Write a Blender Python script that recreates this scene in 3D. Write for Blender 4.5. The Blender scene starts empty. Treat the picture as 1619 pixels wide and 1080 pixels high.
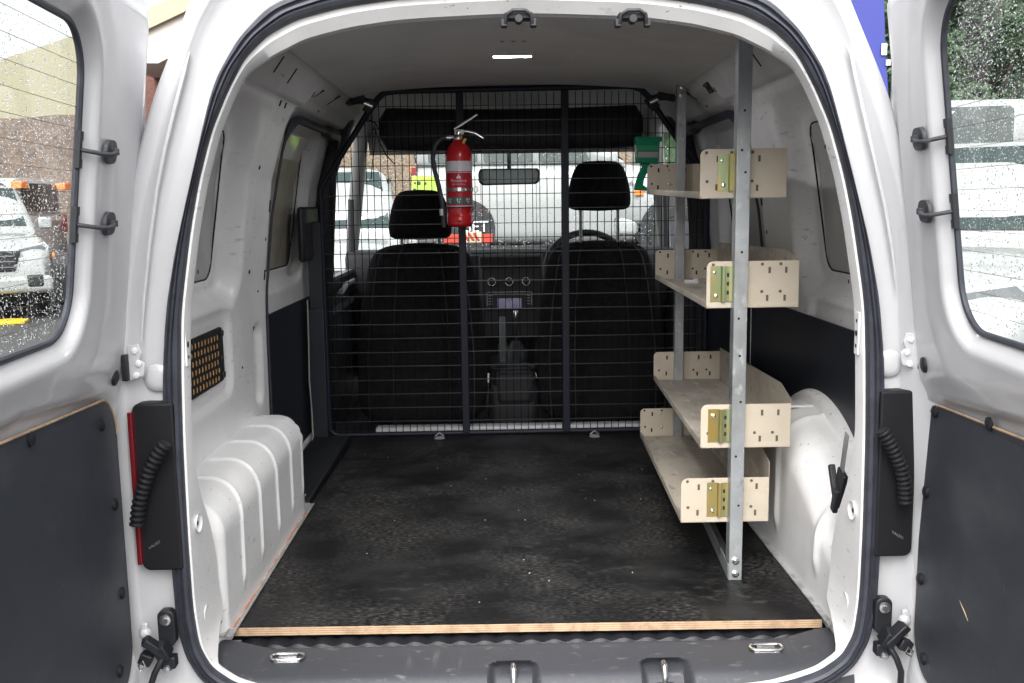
import bpy, math, random
import numpy as np
from mathutils import Vector, Matrix, noise
random.seed(7); rng=np.random.default_rng(7)
sc=bpy.context.scene; COL=sc.collection
PI=math.pi
# ------------------------------------------------------------------ camera
CP=np.array([-.053,-1.617,.825]); _p,_y,_r=[math.radians(a) for a in (8.2,.75,.8)]
CD=np.array([math.sin(_y)*math.cos(_p),math.cos(_y)*math.cos(_p),-math.sin(_p)])
_R0=np.array([math.cos(_y),-math.sin(_y),0]); _U0=np.cross(_R0,CD)
CR=_R0*math.cos(_r)-_U0*math.sin(_r); CU=_U0*math.cos(_r)+_R0*math.sin(_r)
cam=bpy.data.cameras.new('camera'); co=bpy.data.objects.new('camera',cam); COL.objects.link(co); sc.camera=co
cam.sensor_width=36; cam.lens=1500/1619*36; cam.clip_start=.02; cam.clip_end=500
M4=Matrix(((CR[0],CU[0],-CD[0],CP[0]),(CR[1],CU[1],-CD[1],CP[1]),(CR[2],CU[2],-CD[2],CP[2]),(0,0,0,1)))
co.matrix_world=M4
def at(px,py,ax,val):            # measured photo point on a world plane -> world coordinates
    v=CD+CR*(px-809.5)/1500-CU*(py-540)/1500
    t=(val-CP[ax])/v[ax]; return CP+t*v
# ------------------------------------------------------------------ light
w=bpy.data.worlds.new("World"); sc.world=w; w.use_nodes=True; nt=w.node_tree
bg=nt.nodes['Background']; sky=nt.nodes.new('ShaderNodeTexSky'); sky.sky_type='NISHITA'; sky.sun_disc=False
SUN_EL,SUN_AZ=math.radians(48),math.radians(186)
sky.sun_elevation=SUN_EL; sky.sun_rotation=SUN_AZ; sky.air_density=1; sky.dust_density=6; sky.ozone_density=1
hs=nt.nodes.new('ShaderNodeHueSaturation'); hs.inputs['Saturation'].default_value=.12
nt.links.new(sky.outputs[0],hs.inputs['Color']); nt.links.new(hs.outputs[0],bg.inputs[0]); bg.inputs[1].default_value=.15
sl=bpy.data.lights.new('sun','SUN'); sl.energy=.5; sl.angle=math.radians(60); sl.color=(1,.98,.95)
so=bpy.data.objects.new('sun',sl); COL.objects.link(so)
_d=Vector((math.sin(SUN_AZ)*math.cos(SUN_EL),math.cos(SUN_AZ)*math.cos(SUN_EL),math.sin(SUN_EL)))
so.rotation_euler=_d.to_track_quat('Z','Y').to_euler()
vs=sc.view_settings; vs.view_transform='Standard'; vs.look='None'; vs.gamma=1; vs.exposure=1.52; vs.use_curve_mapping=False
sc.render.engine='CYCLES'; cy=sc.cycles; cy.max_bounces=10; cy.diffuse_bounces=6; cy.transparent_max_bounces=16; cy.transmission_bounces=8
cy.caustics_reflective=False; cy.caustics_refractive=False

# ------------------------------------------------------------------ materials
def mat(name,col,rough=.5,metal=0.,bump=0.,bscale=40.,var=0.,vscale=6.,coat=0.,spec=None,emit=None,vcol=None,thr=(.45,.6),stretch=None,rvar=0.):
    m=bpy.data.materials.new(name); m.use_nodes=True; n=m.node_tree; b=n.nodes['Principled BSDF']
    b.inputs['Base Color'].default_value=(*col,1); b.inputs['Roughness'].default_value=rough; b.inputs['Metallic'].default_value=metal
    if coat: b.inputs['Coat Weight'].default_value=coat; b.inputs['Coat Roughness'].default_value=.06
    if spec is not None: b.inputs['Specular IOR Level'].default_value=spec
    if emit: b.inputs['Emission Color'].default_value=(*emit[0],1); b.inputs['Emission Strength'].default_value=emit[1]
    tc=n.nodes.new('ShaderNodeTexCoord'); src=tc.outputs['Object']
    if stretch:
        mp=n.nodes.new('ShaderNodeMapping'); mp.inputs['Scale'].default_value=stretch; n.links.new(src,mp.inputs[0]); src=mp.outputs[0]
    if bump:
        t=n.nodes.new('ShaderNodeTexNoise'); t.inputs['Scale'].default_value=bscale; t.inputs['Detail'].default_value=5
        bp=n.nodes.new('ShaderNodeBump'); bp.inputs['Strength'].default_value=bump; bp.inputs['Distance'].default_value=.002
        n.links.new(src,t.inputs['Vector']); n.links.new(t.outputs[0],bp.inputs['Height']); n.links.new(bp.outputs[0],b.inputs['Normal'])
    if var or vcol:
        t=n.nodes.new('ShaderNodeTexNoise'); t.inputs['Scale'].default_value=vscale; t.inputs['Detail'].default_value=8; t.inputs['Roughness'].default_value=.65
        n.links.new(src,t.inputs['Vector'])
        r=n.nodes.new('ShaderNodeMapRange'); r.inputs['From Min'].default_value=thr[0]; r.inputs['From Max'].default_value=thr[1]
        n.links.new(t.outputs[0],r.inputs['Value'])
        mx=n.nodes.new('ShaderNodeMix'); mx.data_type='RGBA'
        c2=vcol if vcol else tuple(c*(1-var) for c in col)
        mx.inputs[6].default_value=(*col,1); mx.inputs[7].default_value=(*c2,1)
        n.links.new(r.outputs[0],mx.inputs[0]); n.links.new(mx.outputs[2],b.inputs['Base Color'])
        if rvar:
            r2=n.nodes.new('ShaderNodeMapRange'); r2.inputs['To Min'].default_value=rough; r2.inputs['To Max'].default_value=rough+rvar
            n.links.new(t.outputs[0],r2.inputs['Value']); n.links.new(r2.outputs[0],b.inputs['Roughness'])
    return m
def add_specks(m,col,scale,lo,hi,stretch=(1,1,1),detail=3,fac=1.,mask=None):
    """extra layer of marks: thresholded noise mixed over the base colour"""
    n=m.node_tree; b=n.nodes['Principled BSDF']; tc=n.nodes.new('ShaderNodeTexCoord'); mp=n.nodes.new('ShaderNodeMapping')
    mp.inputs['Scale'].default_value=stretch; n.links.new(tc.outputs['Object'],mp.inputs[0])
    t=n.nodes.new('ShaderNodeTexNoise'); t.inputs['Scale'].default_value=scale; t.inputs['Detail'].default_value=detail; n.links.new(mp.outputs[0],t.inputs['Vector'])
    r=n.nodes.new('ShaderNodeMapRange'); r.inputs['From Min'].default_value=lo; r.inputs['From Max'].default_value=hi; r.inputs['To Max'].default_value=fac
    n.links.new(t.outputs[0],r.inputs['Value']); fo=r.outputs[0]
    if mask:
        t2=n.nodes.new('ShaderNodeTexNoise'); t2.inputs['Scale'].default_value=mask[0]; t2.inputs['Detail'].default_value=4; n.links.new(tc.outputs['Object'],t2.inputs['Vector'])
        r2=n.nodes.new('ShaderNodeMapRange'); r2.inputs['From Min'].default_value=mask[1]; r2.inputs['From Max'].default_value=mask[2]
        n.links.new(t2.outputs[0],r2.inputs['Value']); mm=n.nodes.new('ShaderNodeMath'); mm.operation='MULTIPLY'
        n.links.new(fo,mm.inputs[0]); n.links.new(r2.outputs[0],mm.inputs[1]); fo=mm.outputs[0]
    mx=n.nodes.new('ShaderNodeMix'); mx.data_type='RGBA'; mx.inputs[7].default_value=(*col,1)
    s=b.inputs['Base Color']
    if s.is_linked: n.links.new(s.links[0].from_socket,mx.inputs[6])
    else: mx.inputs[6].default_value=s.default_value[:]
    n.links.new(fo,mx.inputs[0]); n.links.new(mx.outputs[2],s)
    return m
WHITE=mat('white_paint',(.60,.60,.615),.32,var=.05,vscale=3,coat=.5,bump=.04,bscale=300)
INNER=mat('inner_white_lifted',(.83,.825,.82),.42,var=.10,vscale=4,coat=.12,bump=.06,bscale=200)  # same paint as outside, colour lifted to stand in for light inside
add_specks(INNER,(.10,.10,.10),90,.665,.71,(1,1,1.6),4,.9,mask=(5,.50,.62)); add_specks(INNER,(.30,.29,.27),26,.62,.72,(1,1,3),5,.5,mask=(3,.5,.6))
BLANK=mat('grey_inner_skin',(.50,.49,.48),.4,var=.12,vscale=5)
BLANK2=mat('olive_reflection_skin',(.40,.37,.30),.4,var=.3,vscale=7)  # olive base colour paints the reflection on the glossy left panel
RAILM=mat('roof_rail_paint',(.62,.615,.61),.62,var=.15,vscale=5); add_specks(RAILM,(.62,.61,.6),60,.70,.73,(1,3,1),4,.8)
RUB=mat('seal_rubber',(.044,.047,.062),.55,bump=.15,bscale=250,var=.3,vscale=30)
BLK=mat('black_plastic',(.013,.014,.018),.5,bump=.25,bscale=500)
DKGREY=mat('dark_grey_plastic',(.045,.047,.055),.55,bump=.4,bscale=600); add_specks(DKGREY,(.17,.17,.165),34,.58,.74,(1,.12,.12),5,.45,mask=(7,.5,.6)); add_specks(DKGREY,(.22,.21,.20),30,.62,.75,(1,2,2),6,.55)
TRIM=mat('dark_trim_board',(.040,.045,.057),.45,bump=.12,bscale=400,var=.15,vscale=4,rvar=.15); add_specks(TRIM,(.085,.09,.10),5,.52,.72,(1,1,2),9,.5); add_specks(TRIM,(.22,.22,.22),60,.70,.76,(1,3,.5),4,.6,mask=(4,.5,.62))
TRIM2=mat('side_trim_board',(.020,.023,.032),.42,bump=.15,bscale=300,var=.2,vscale=5); add_specks(TRIM2,(.18,.18,.18),60,.74,.78,(1,1,.5),4,.6)
TAN=mat('raw_plywood_edge',(.52,.36,.23),.7,var=.3,vscale=30)
GALV=mat('galvanised_steel',(.46,.48,.49),.38,metal=.6,var=.25,vscale=14,bump=.08,bscale=120,thr=(.35,.7)); add_specks(GALV,(.22,.22,.21),10,.50,.72,(1.5,1.5,.6),9,.55); add_specks(GALV,(.70,.71,.72),60,.58,.7,(1,1,.5),6,.5); add_specks(GALV,(.13,.13,.12),22,.62,.70,(1,1,.7),6,.7)
BEIGE=mat('beige_powder_coat',(.50,.435,.345),.45,var=.08,vscale=9,bump=.05,bscale=300); add_specks(BEIGE,(.22,.18,.14),45,.655,.72,(1,1,1),5,.55,mask=(8,.48,.6)); add_specks(BEIGE,(.40,.33,.25),12,.60,.75,(1,1,2),5,.4)
SHELF=mat('dusty_shelf_metal',(.42,.375,.31),.55,var=.3,vscale=7,bump=.08,bscale=100,rvar=.2,stretch=(1,.4,1)); add_specks(SHELF,(.14,.11,.08),34,.63,.70,(1,.6,1),5,.6); add_specks(SHELF,(.62,.57,.5),22,.62,.7,(2,.3,1),5,.5)
ZINC=mat('zinc_yellow_plate',(.58,.40,.12),.28,metal=.85,vcol=(.34,.40,.22),vscale=22,thr=(.4,.6),stretch=(1,1,.4)); 
HOLE=mat('dark_hole',(.012,.012,.013),.8)
STEEL=mat('bright_steel',(.68,.68,.68),.22,metal=.95,bump=.05,bscale=80)
BLUEBLK=mat('blue_black_paint',(.012,.014,.024),.45,spec=.25,bump=.05,bscale=100)
WIRE=mat('mesh_wire',(.006,.006,.008),.75,spec=.1)
CLOTH=mat('seat_cloth',(.017,.017,.019),.95,bump=.5,bscale=900,var=.3,vscale=40,spec=.2)
CAB=mat('cab_plastic',(.018,.019,.022),.6,bump=.2,bscale=300)
CABL=mat('cab_light_trim',(.42,.42,.41),.7)
LINER=mat('roof_liner_grey',(.66,.645,.63),.62,bump=.1,bscale=60,var=.12,vscale=3)
RED=mat('red_enamel',(.62,.015,.022),.22,coat=.8,var=.15,vscale=8)
WLAB=mat('white_label',(.75,.73,.76),.45)
GREEN=mat('green_plastic',(.0,.30,.14),.35,coat=.2)
GREENL=mat('light_green_label',(.05,.42,.18),.4)
TEAL=mat('teal_label',(.02,.16,.14),.4)
BRASS=mat('chromed_valve',(.72,.70,.70),.2,metal=.9)
REDL=mat('red_lens',(.16,.006,.012),.15,coat=1.)
ORG=mat('amber_lens',(.85,.22,.04),.25,coat=.8)
BLACKH=mat('hose_black',(.010,.010,.012),.6,spec=.3)
RUBB=mat('tyre_rubber',(.02,.02,.021),.8,bump=.3,bscale=60)
CGLASS=mat('dark_car_glass',(.02,.035,.035),.08,spec=.8)
CARW=mat('car_white',(.31,.32,.32),.25,coat=.8)
ASPH=mat('wet_asphalt',(.06,.06,.062),.5,bump=.6,bscale=120,var=.4,vscale=60,rvar=.2)
YEL=mat('yellow_marking',(.75,.47,.02),.5)
BRICKM=mat('brown_stone_bank',(.14,.10,.075),.9,bump=1,bscale=14,vcol=(.07,.055,.05),vscale=9,thr=(.4,.6))
GRAVB=mat('tan_gravel_bank',(.20,.155,.11),.9,bump=1,bscale=30,vcol=(.09,.065,.05),vscale=22,thr=(.42,.58))
CREAM=mat('cream_cladding',(.27,.25,.17),.7); CREAML=mat('pale_cladding',(.50,.46,.41),.7)
BLUE=mat('royal_blue_banner',(.03,.04,.24),.5)
LEAF=mat('foliage',(.055,.10,.045),.7,vcol=(.03,.055,.03),vscale=3); LEAF2=mat('bark',(.08,.06,.045),.9,bump=.6,bscale=30)
LIME=mat('fluorescent_card',(.30,.50,.02),.5); REDC=mat('red_card',(.70,.07,.04),.5); CRC=mat('cream_card',(.75,.62,.45),.5)
LITE=mat('led_lens',(.9,.9,1.),.4,emit=((.95,.95,1),150.))
CLR=mat('clear_lens',(.55,.57,.58),.1,coat=1.); 
def glassmat(name,tint,refl):
    m=bpy.data.materials.new(name); m.use_nodes=True; n=m.node_tree; n.nodes.clear()
    o=n.nodes.new('ShaderNodeOutputMaterial'); mx=n.nodes.new('ShaderNodeMixShader'); t=n.nodes.new('ShaderNodeBsdfTransparent'); g=n.nodes.new('ShaderNodeBsdfGlossy')
    t.inputs[0].default_value=(*tint,1); g.inputs['Roughness'].default_value=.02; lw0=n.nodes.new('ShaderNodeLayerWeight'); lw0.inputs[0].default_value=.5
    pw=n.nodes.new('ShaderNodeMath'); pw.operation='POWER'; pw.inputs[1].default_value=4.5; n.links.new(lw0.outputs['Facing'],pw.inputs[0])
    lw=n.nodes.new('ShaderNodeMath'); lw.operation='MULTIPLY_ADD'; lw.inputs[1].default_value=refl; lw.inputs[2].default_value=.03; n.links.new(pw.outputs[0],lw.inputs[0])
    n.links.new(lw.outputs[0],mx.inputs[0]); n.links.new(t.outputs[0],mx.inputs[1]); n.links.new(g.outputs[0],mx.inputs[2]); n.links.new(mx.outputs[0],o.inputs[0]); return m
PANE=glassmat('window_glass',(.95,.98,.96),.35); WSCR=glassmat('windscreen_glass',(.90,.94,.92),.4)
def watermat():
    m=bpy.data.materials.new('rain_water'); m.use_nodes=True; n=m.node_tree; b=n.nodes['Principled BSDF']
    b.inputs['Base Color'].default_value=(1,1,1,1); b.inputs['Roughness'].default_value=.0; b.inputs['IOR'].default_value=1.33; b.inputs['Transmission Weight'].default_value=1
    return m
WATER=watermat()
# worn black ply
PLY=mat('black_film_ply',(.005,.005,.0055),.34,bump=.2,bscale=90,rvar=.3,var=.01,vscale=6,spec=.2)
add_specks(PLY,(.020,.0195,.019),5,.46,.68,(1,1.5,1),14,.9); add_specks(PLY,(.085,.08,.074),24,.55,.74,(1,1.7,1),14,.6,mask=(2.6,.46,.60))
add_specks(PLY,(.105,.10,.093),75,.46,.74,(1,2.4,1),12,.85,mask=(3.6,.42,.60)); add_specks(PLY,(.11,.105,.095),150,.62,.74,(.35,10,1),5,.55,mask=(5,.48,.62)); add_specks(PLY,(.11,.105,.095),150,.66,.75,(9,.35,1),5,.5,mask=(4,.50,.64)); add_specks(PLY,(.10,.095,.09),330,.68,.73,(1,1,1),2,.8,mask=(7,.48,.6))

# ------------------------------------------------------------------ mesh helpers
def empty(name,loc=(0,0,0),parent=None):
    o=bpy.data.objects.new(name,None); COL.objects.link(o); o.location=loc; o.empty_display_size=.1
    if parent: o.parent=parent
    return o
def tag(o,label=None,cat=None,group=None,kind=None):
    if label:o['label']=label
    if cat:o['category']=cat
    if group:o['group']=group
    if kind:o['kind']=kind
    return o
class MB:
    def __init__(s): s.v=[];s.f=[];s.m=[]
    def add(s,vs,fs,mi=0,T=None):
        b=len(s.v)
        s.v+=[tuple(T@Vector(v)) if T is not None else tuple(float(c) for c in v) for v in vs]
        s.f+=[tuple(b+i for i in f) for f in fs]; s.m+=[mi]*len(fs); return s
    def box(s,c,d,mi=0,rot=None,T=None):
        x,y,z=[k/2 for k in d]; vs=[(a*x,b*y,e*z) for a in(-1,1) for b in(-1,1) for e in(-1,1)]
        fs=[(0,1,3,2),(4,6,7,5),(0,4,5,1),(2,3,7,6),(0,2,6,4),(1,5,7,3)]
        Q=Matrix.Translation(c)
        if rot: 
            from mathutils import Euler
            Q=Q@Euler(rot).to_matrix().to_4x4()
        if T is not None: Q=T@Q
        return s.add(vs,fs,mi,Q)
    def tube(s,pts,r,n=10,mi=0,T=None,closed=False,cap=True,flat=None):
        P=[Vector(p) for p in pts]; N=len(P); rr=r if hasattr(r,'__len__') else [r]*N; vs=[];prev=None
        for i,p in enumerate(P):
            a=P[(i-1)%N] if (closed or i>0) else P[i]; b=P[(i+1)%N] if (closed or i<N-1) else P[i]
            t=(b-a).normalized()
            if prev is None: u=t.orthogonal().normalized()
            else: u=(prev-t*prev.dot(t)).normalized()
            prev=u; w_=t.cross(u)
            for k in range(n):
                an=2*PI*k/n; vs.append(p+(u*math.cos(an)+w_*math.sin(an))*rr[i])
        fs=[]
        for i in range(N if closed else N-1):
            j=(i+1)%N
            for k in range(n): fs.append((i*n+k,i*n+(k+1)%n,j*n+(k+1)%n,j*n+k))
        if cap and not closed: fs+= [tuple(range(n))[::-1],tuple((N-1)*n+k for k in range(n))]
        return s.add(vs,fs,mi,T)
    def cyl(s,a,b,r,n=20,mi=0,T=None): return s.tube([a,b],r,n,mi,T)
    def lathe(s,prof,c=(0,0,0),n=32,mi=0,T=None,axis='z'):
        vs=[]
        for r,h in prof:
            for k in range(n):
                a=2*PI*k/n; x,y=r*math.cos(a),r*math.sin(a)
                vs.append({'z':(c[0]+x,c[1]+y,c[2]+h),'y':(c[0]+x,c[1]+h,c[2]+y),'x':(c[0]+h,c[1]+x,c[2]+y)}[axis])
        fs=[(i*n+k,i*n+(k+1)%n,(i+1)*n+(k+1)%n,(i+1)*n+k) for i in range(len(prof)-1) for k in range(n)]
        return s.add(vs,fs,mi,T)
    def prism(s,poly,map3,d0,d1,mi=0,T=None):
        n=len(poly); vs=[map3(a,b,d0) for a,b in poly]+[map3(a,b,d1) for a,b in poly]
        fs=[tuple(range(n)),tuple(range(2*n-1,n-1,-1))]+[(i,i+n,(i+1)%n+n,(i+1)%n) for i in range(n)]
        return s.add(vs,fs,mi,T)
    def grid(s,A,mi=0,mask=None,flip=False):
        a,b=A.shape[:2]; fs=[]
        for i in range(a-1):
            for j in range(b-1):
                if mask is not None and not mask[i,j]: continue
                q=(i*b+j,i*b+j+1,(i+1)*b+j+1,(i+1)*b+j); fs.append(q[::-1] if flip else q)
        return s.add(A.reshape(-1,3).tolist(),fs,mi)
    def build(s,name,mats,parent=None,smooth=True,bevel=0,loc=None,ang=40,segs=2,subsurf=0):
        me=bpy.data.meshes.new(name); me.from_pydata(s.v,[],s.f)
        for m in (mats if isinstance(mats,(list,tuple)) else [mats]): me.materials.append(m)
        me.polygons.foreach_set('material_index',s.m)
        me.validate(); 
        import bmesh
        bm=bmesh.new(); bm.from_mesh(me)
        loose=[v for v in bm.verts if not v.link_faces]
        if loose: bmesh.ops.delete(bm,geom=loose,context='VERTS')
        bmesh.ops.recalc_face_normals(bm,faces=bm.faces); bm.to_mesh(me); bm.free()
        if smooth:
            me.polygons.foreach_set('use_smooth',[True]*len(me.polygons))
            try: me.set_sharp_from_angle(angle=math.radians(ang))
            except Exception: pass
        o=bpy.data.objects.new(name,me); COL.objects.link(o)
        if parent:o.parent=parent
        if loc:o.location=loc
        if bevel:
            b=o.modifiers.new('bevel','BEVEL'); b.width=bevel; b.segments=segs; b.limit_method='ANGLE'; b.angle_limit=math.radians(35); b.harden_normals=False
        if subsurf:
            b=o.modifiers.new('ss','SUBSURF'); b.levels=subsurf; b.render_levels=subsurf
        return o
def sstep(x,a,b):
    t=np.clip((x-a)/(b-a),0,1); return t*t*(3-2*t)
def sdrr(x,y,x0,x1,y0,y1,r):     # signed distance to a rounded rectangle
    cx,cy_=(x0+x1)/2,(y0+y1)/2; dx=np.abs(x-cx)-(x1-x0)/2+r; dy=np.abs(y-cy_)-(y1-y0)/2+r
    return np.hypot(np.maximum(dx,0),np.maximum(dy,0))+np.minimum(np.maximum(dx,dy),0)-r
def rrpts(x0,x1,y0,y1,r,n=8):
    if not hasattr(r,'__len__'): r=[r]*4
    out=[]
    for (cx,cy_,a0,rr) in ((x1-r[0],y1-r[0],0,r[0]),(x0+r[1],y1-r[1],90,r[1]),(x0+r[2],y0+r[2],180,r[2]),(x1-r[3],y0+r[3],270,r[3])):
        for k in range(n+1):
            a=math.radians(a0+90*k/n); out.append((cx+rr*math.cos(a),cy_+rr*math.sin(a)))
    return out
def resample(pts,n,closed=True):
    P=np.array(pts,float); 
    if closed: P=np.vstack([P,P[:1]])
    d=np.r_[0,np.cumsum(np.hypot(*np.diff(P,axis=0)[:,:2].T))] if P.shape[1]==2 else np.r_[0,np.cumsum(np.linalg.norm(np.diff(P,axis=0),axis=1))]
    t=np.linspace(0,d[-1],n+1)[:-1] if closed else np.linspace(0,d[-1],n)
    return np.stack([np.interp(t,d,P[:,k]) for k in range(P.shape[1])],1)
def smoothc(P,it=3):
    for _ in range(it): P=.5*P+.25*(np.roll(P,1,0)+np.roll(P,-1,0))
    return P
def textmesh(body,size,fn,mats,parent,name,extr=0.0,align='CENTER',spacing=1.0):
    cu=bpy.data.curves.new(name,'FONT'); cu.body=body; cu.size=size; cu.align_x=align; cu.extrude=extr; cu.resolution_u=3; cu.space_character=spacing
    t=bpy.data.objects.new('tmp',cu); COL.objects.link(t); bpy.context.view_layer.update()
    dg=bpy.context.evaluated_depsgraph_get(); me=bpy.data.meshes.new_from_object(t.evaluated_get(dg)); bpy.data.objects.remove(t)
    for v in me.vertices: v.co=Vector(fn(v.co.x,v.co.y,v.co.z))
    me.materials.clear(); me.materials.append(mats); me.name=name
    o=bpy.data.objects.new(name,me); COL.objects.link(o); o.parent=parent; return o

# ------------------------------------------------------------------ ground
GZ=-.58
b=MB(); b.add([(-250,-60,GZ),(250,-60,GZ),(250,400,GZ),(-250,400,GZ)],[(0,1,2,3)])
tag(b.build('ground',ASPH,smooth=False),kind='structure')

# ================================================================== THE VAN
van=empty('van',(0,.9,GZ)); van.location=(0,0,0)
tag(van,'white panel van seen through its open rear doors, with empty cargo bay','van')
CX0=-.010
so_half=[(0,1.20),(.2,1.195),(.33,1.18),(.410,1.15),(.462,1.10),(.500,1.04),(.517,.996),(.556,.86),(.587,.75),(.610,.645),(.622,.536),(.627,.424),(.628,.30),(.628,.19),(.626,.09),(.614,.035),(.590,-.01),(.55,-.045),(.48,-.07),(.3,-.085),(0,-.09)]
si_half=[(0,1.168),(.2,1.16),(.29,1.148),(.365,1.13),(.415,1.105),(.455,1.068),(.488,1.01),(.516,.95),(.541,.87),(.560,.79),(.585,.65),(.591,.55),(.596,.42),(.598,.25),(.597,.12),(.590,.05),(.570,.008),(.53,-.022),(.46,-.045),(.3,-.055),(0,-.06)]
def loop(half,n=240,sm=3):
    L=[(CX0+x,z) for x,z in half]+[(CX0-x,z) for x,z in half[-2:0:-1]]
    # param by matching index so loops correspond
    H=np.array(L); out=[]
    m=len(L); t=np.linspace(0,m,n+1)[:-1]; P=np.vstack([H,H[:1]])
    Q=np.stack([np.interp(t,range(m+1),P[:,k]) for k in range(2)],1)
    return smoothc(Q,sm)
SO=loop(so_half); SI=loop(si_half)
def ring(name,sections,m,parent,closed=False,smooth=True,ang=40):
    n=len(sections[0]); vs=[tuple(p) for s_ in sections for p in s_]; fs=[]
    k=len(sections)
    for i in range(k if closed else k-1):
        for j in range(n): fs.append((i*n+j,i*n+(j+1)%n,((i+1)%k)*n+(j+1)%n,((i+1)%k)*n+j))
    mb=MB(); mb.add(vs,fs); return mb.build(name,m,parent,smooth=smooth,ang=ang)
def y3(P,y): 
    y=np.broadcast_to(y,(len(P),)); return [(float(p[0]),float(yy),float(p[1])) for p,yy in zip(P,y)]
# --- rubber seal with grooves
secs=[]
for t,y in ((0,.012),(0.0,-.008),(.10,-.016),(.26,-.019),(.34,-.014),(.40,-.013),(.46,-.019),(.58,-.021),(.64,-.015),(.70,-.015),(.76,-.020),(.92,-.016),(1.0,-.006),(1.0,.012)):
    secs.append(y3(SO*(1-t)+SI*t,y))
ring('door_seal',secs,RUB,van,ang=25)
# --- inner metal lip
def lipdepth(z): return np.interp(z,[-.1,.01,.06,.17,.24,.33,.42,2],[.012,.012,.13,.13,.105,.05,.030,.030])
Z=SI[:,1]; ctr=np.array([CX0,.5])
def inset(P,dx,dz):
    Q=P.copy(); Q[:,0]-=np.sign(P[:,0]-CX0)*np.minimum(dx,np.abs(P[:,0]-CX0)); Q[:,1]-=np.where(P[:,1]>1.0,dz*sstep(P[:,1],1.02,1.12),0); return Q
L0=SI; L1=inset(SI,.004,.010); L2=inset(SI,.006,.028); L3=inset(SI,.001,.030)
ring('opening_flange',[y3(L0,.008),y3(L0,-.001),y3(L1,-.001),y3(L2,lipdepth(Z)*.5),y3(L2,lipdepth(Z)),y3(L3,lipdepth(Z)+.004)],INNER,van)
# --- header strikers
for px in (820,1000):
    c=at(px,31,1,-.012); s_=.6
    h=MB(); h.box((c[0],c[1]+.01,c[2]+.006),(.045,.03,.010))
    h.tube([(c[0]-.022,c[1]-.008,c[2]-.008),(c[0]-.020,c[1]-.010,c[2]+.006),(c[0]-.010,c[1]-.012,c[2]+.012),(c[0]+.010,c[1]-.012,c[2]+.012),(c[0]+.020,c[1]-.010,c[2]+.006),(c[0]+.022,c[1]-.008,c[2]-.008)],.0035,8)
    h.box((c[0]-.024,c[1],c[2]-.006),(.010,.02,.012)); h.box((c[0]+.024,c[1],c[2]-.006),(.010,.02,.012)); h.cyl((c[0],c[1]-.012,c[2]),(c[0],c[1]+.01,c[2]),.007,12)
    h.build('door_striker',BLK,van,bevel=.002)
# --- rear body face (D pillars + header + lower jamb)
si2_half=[(0,1.36),(.2,1.35),(.33,1.33),(.43,1.295),(.50,1.235),(.535,1.185),(.560,1.13),(.613,1.02),(.655,.90),(.685,.78),(.705,.66),(.718,.53),(.722,.42),(.722,.30),(.722,.19),(.722,.09),(.72,.0),(.72,-.06),(.60,-.17),(.3,-.19),(0,-.20)]
SO2=loop(si2_half)
mid=lambda t:SO*(1-t)+SO2*t
ring('rear_body',[y3(SO,.01),y3(mid(.05),.004),y3(mid(.30),.006),y3(mid(.36),.002),y3(mid(.55),-.004),y3(mid(.60),-.014),y3(mid(.66),-.018),y3(mid(.84),-.014),y3(mid(.93),.0),y3(SO2,.03),y3(SO2*[1.02,1.0],.10)],WHITE,van,ang=60)
# pressed crease of each corner pillar
for sg in (-1,1):
    cr=MB()
    pts=[at(px,py,1,-.014) for px,py in ([(300,82),(291,115),(278,165),(262,230),(248,300),(236,390),(228,470),(224,540)] if sg<0 else [(1337,72),(1345,85),(1352,120),(1368,190),(1382,250),(1398,320),(1410,390),(1418,460)])]
    cr.tube(pts,[.001]+[.0035]*6+[.001],8)
    cr.build('pressed_crease',WHITE,van)
# outer skin: sides and roof (block the light, visible from a step aside)
def P_half(z): return np.interp(z,[-.35,0,.6,.9,1.05,1.12,1.19,1.25,1.3],[.82,.83,.81,.76,.70,.66,.60,.52,.40])
for sg in (-1,1):
    sk=MB(); zs=[-.35,-.1,.2,.5,.7,.9,1.05,1.15]
    def skx(z,y): 
        a=float(np.interp(z,[-.35,.42,.53,.66,.78,.90,1.02,1.13,1.19],[.72,.715,.71,.70,.675,.645,.60,.55,.52]))
        return a if y<.2 else float(P_half(z))
    A=np.array([[(sg*skx(z,y),y,z) for z in zs] for y in (.10,.14,.45,1.0,2.0)]); sk.grid(A); sk.build('side_skin',WHITE,van)
rf=MB(); xs=np.linspace(-.60,.60,25); A=np.array([[(x*(.80 if y<.2 else 1),y,(1.31-.35*abs(x)**2.6) if y>.2 else (1.27-.55*abs(x*.8)**2.6)) for x in xs] for y in (.05,.15,.5,1.0,1.8,2.6)]); rf.grid(A); rf.build('roof_skin',WHITE,van)

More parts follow.
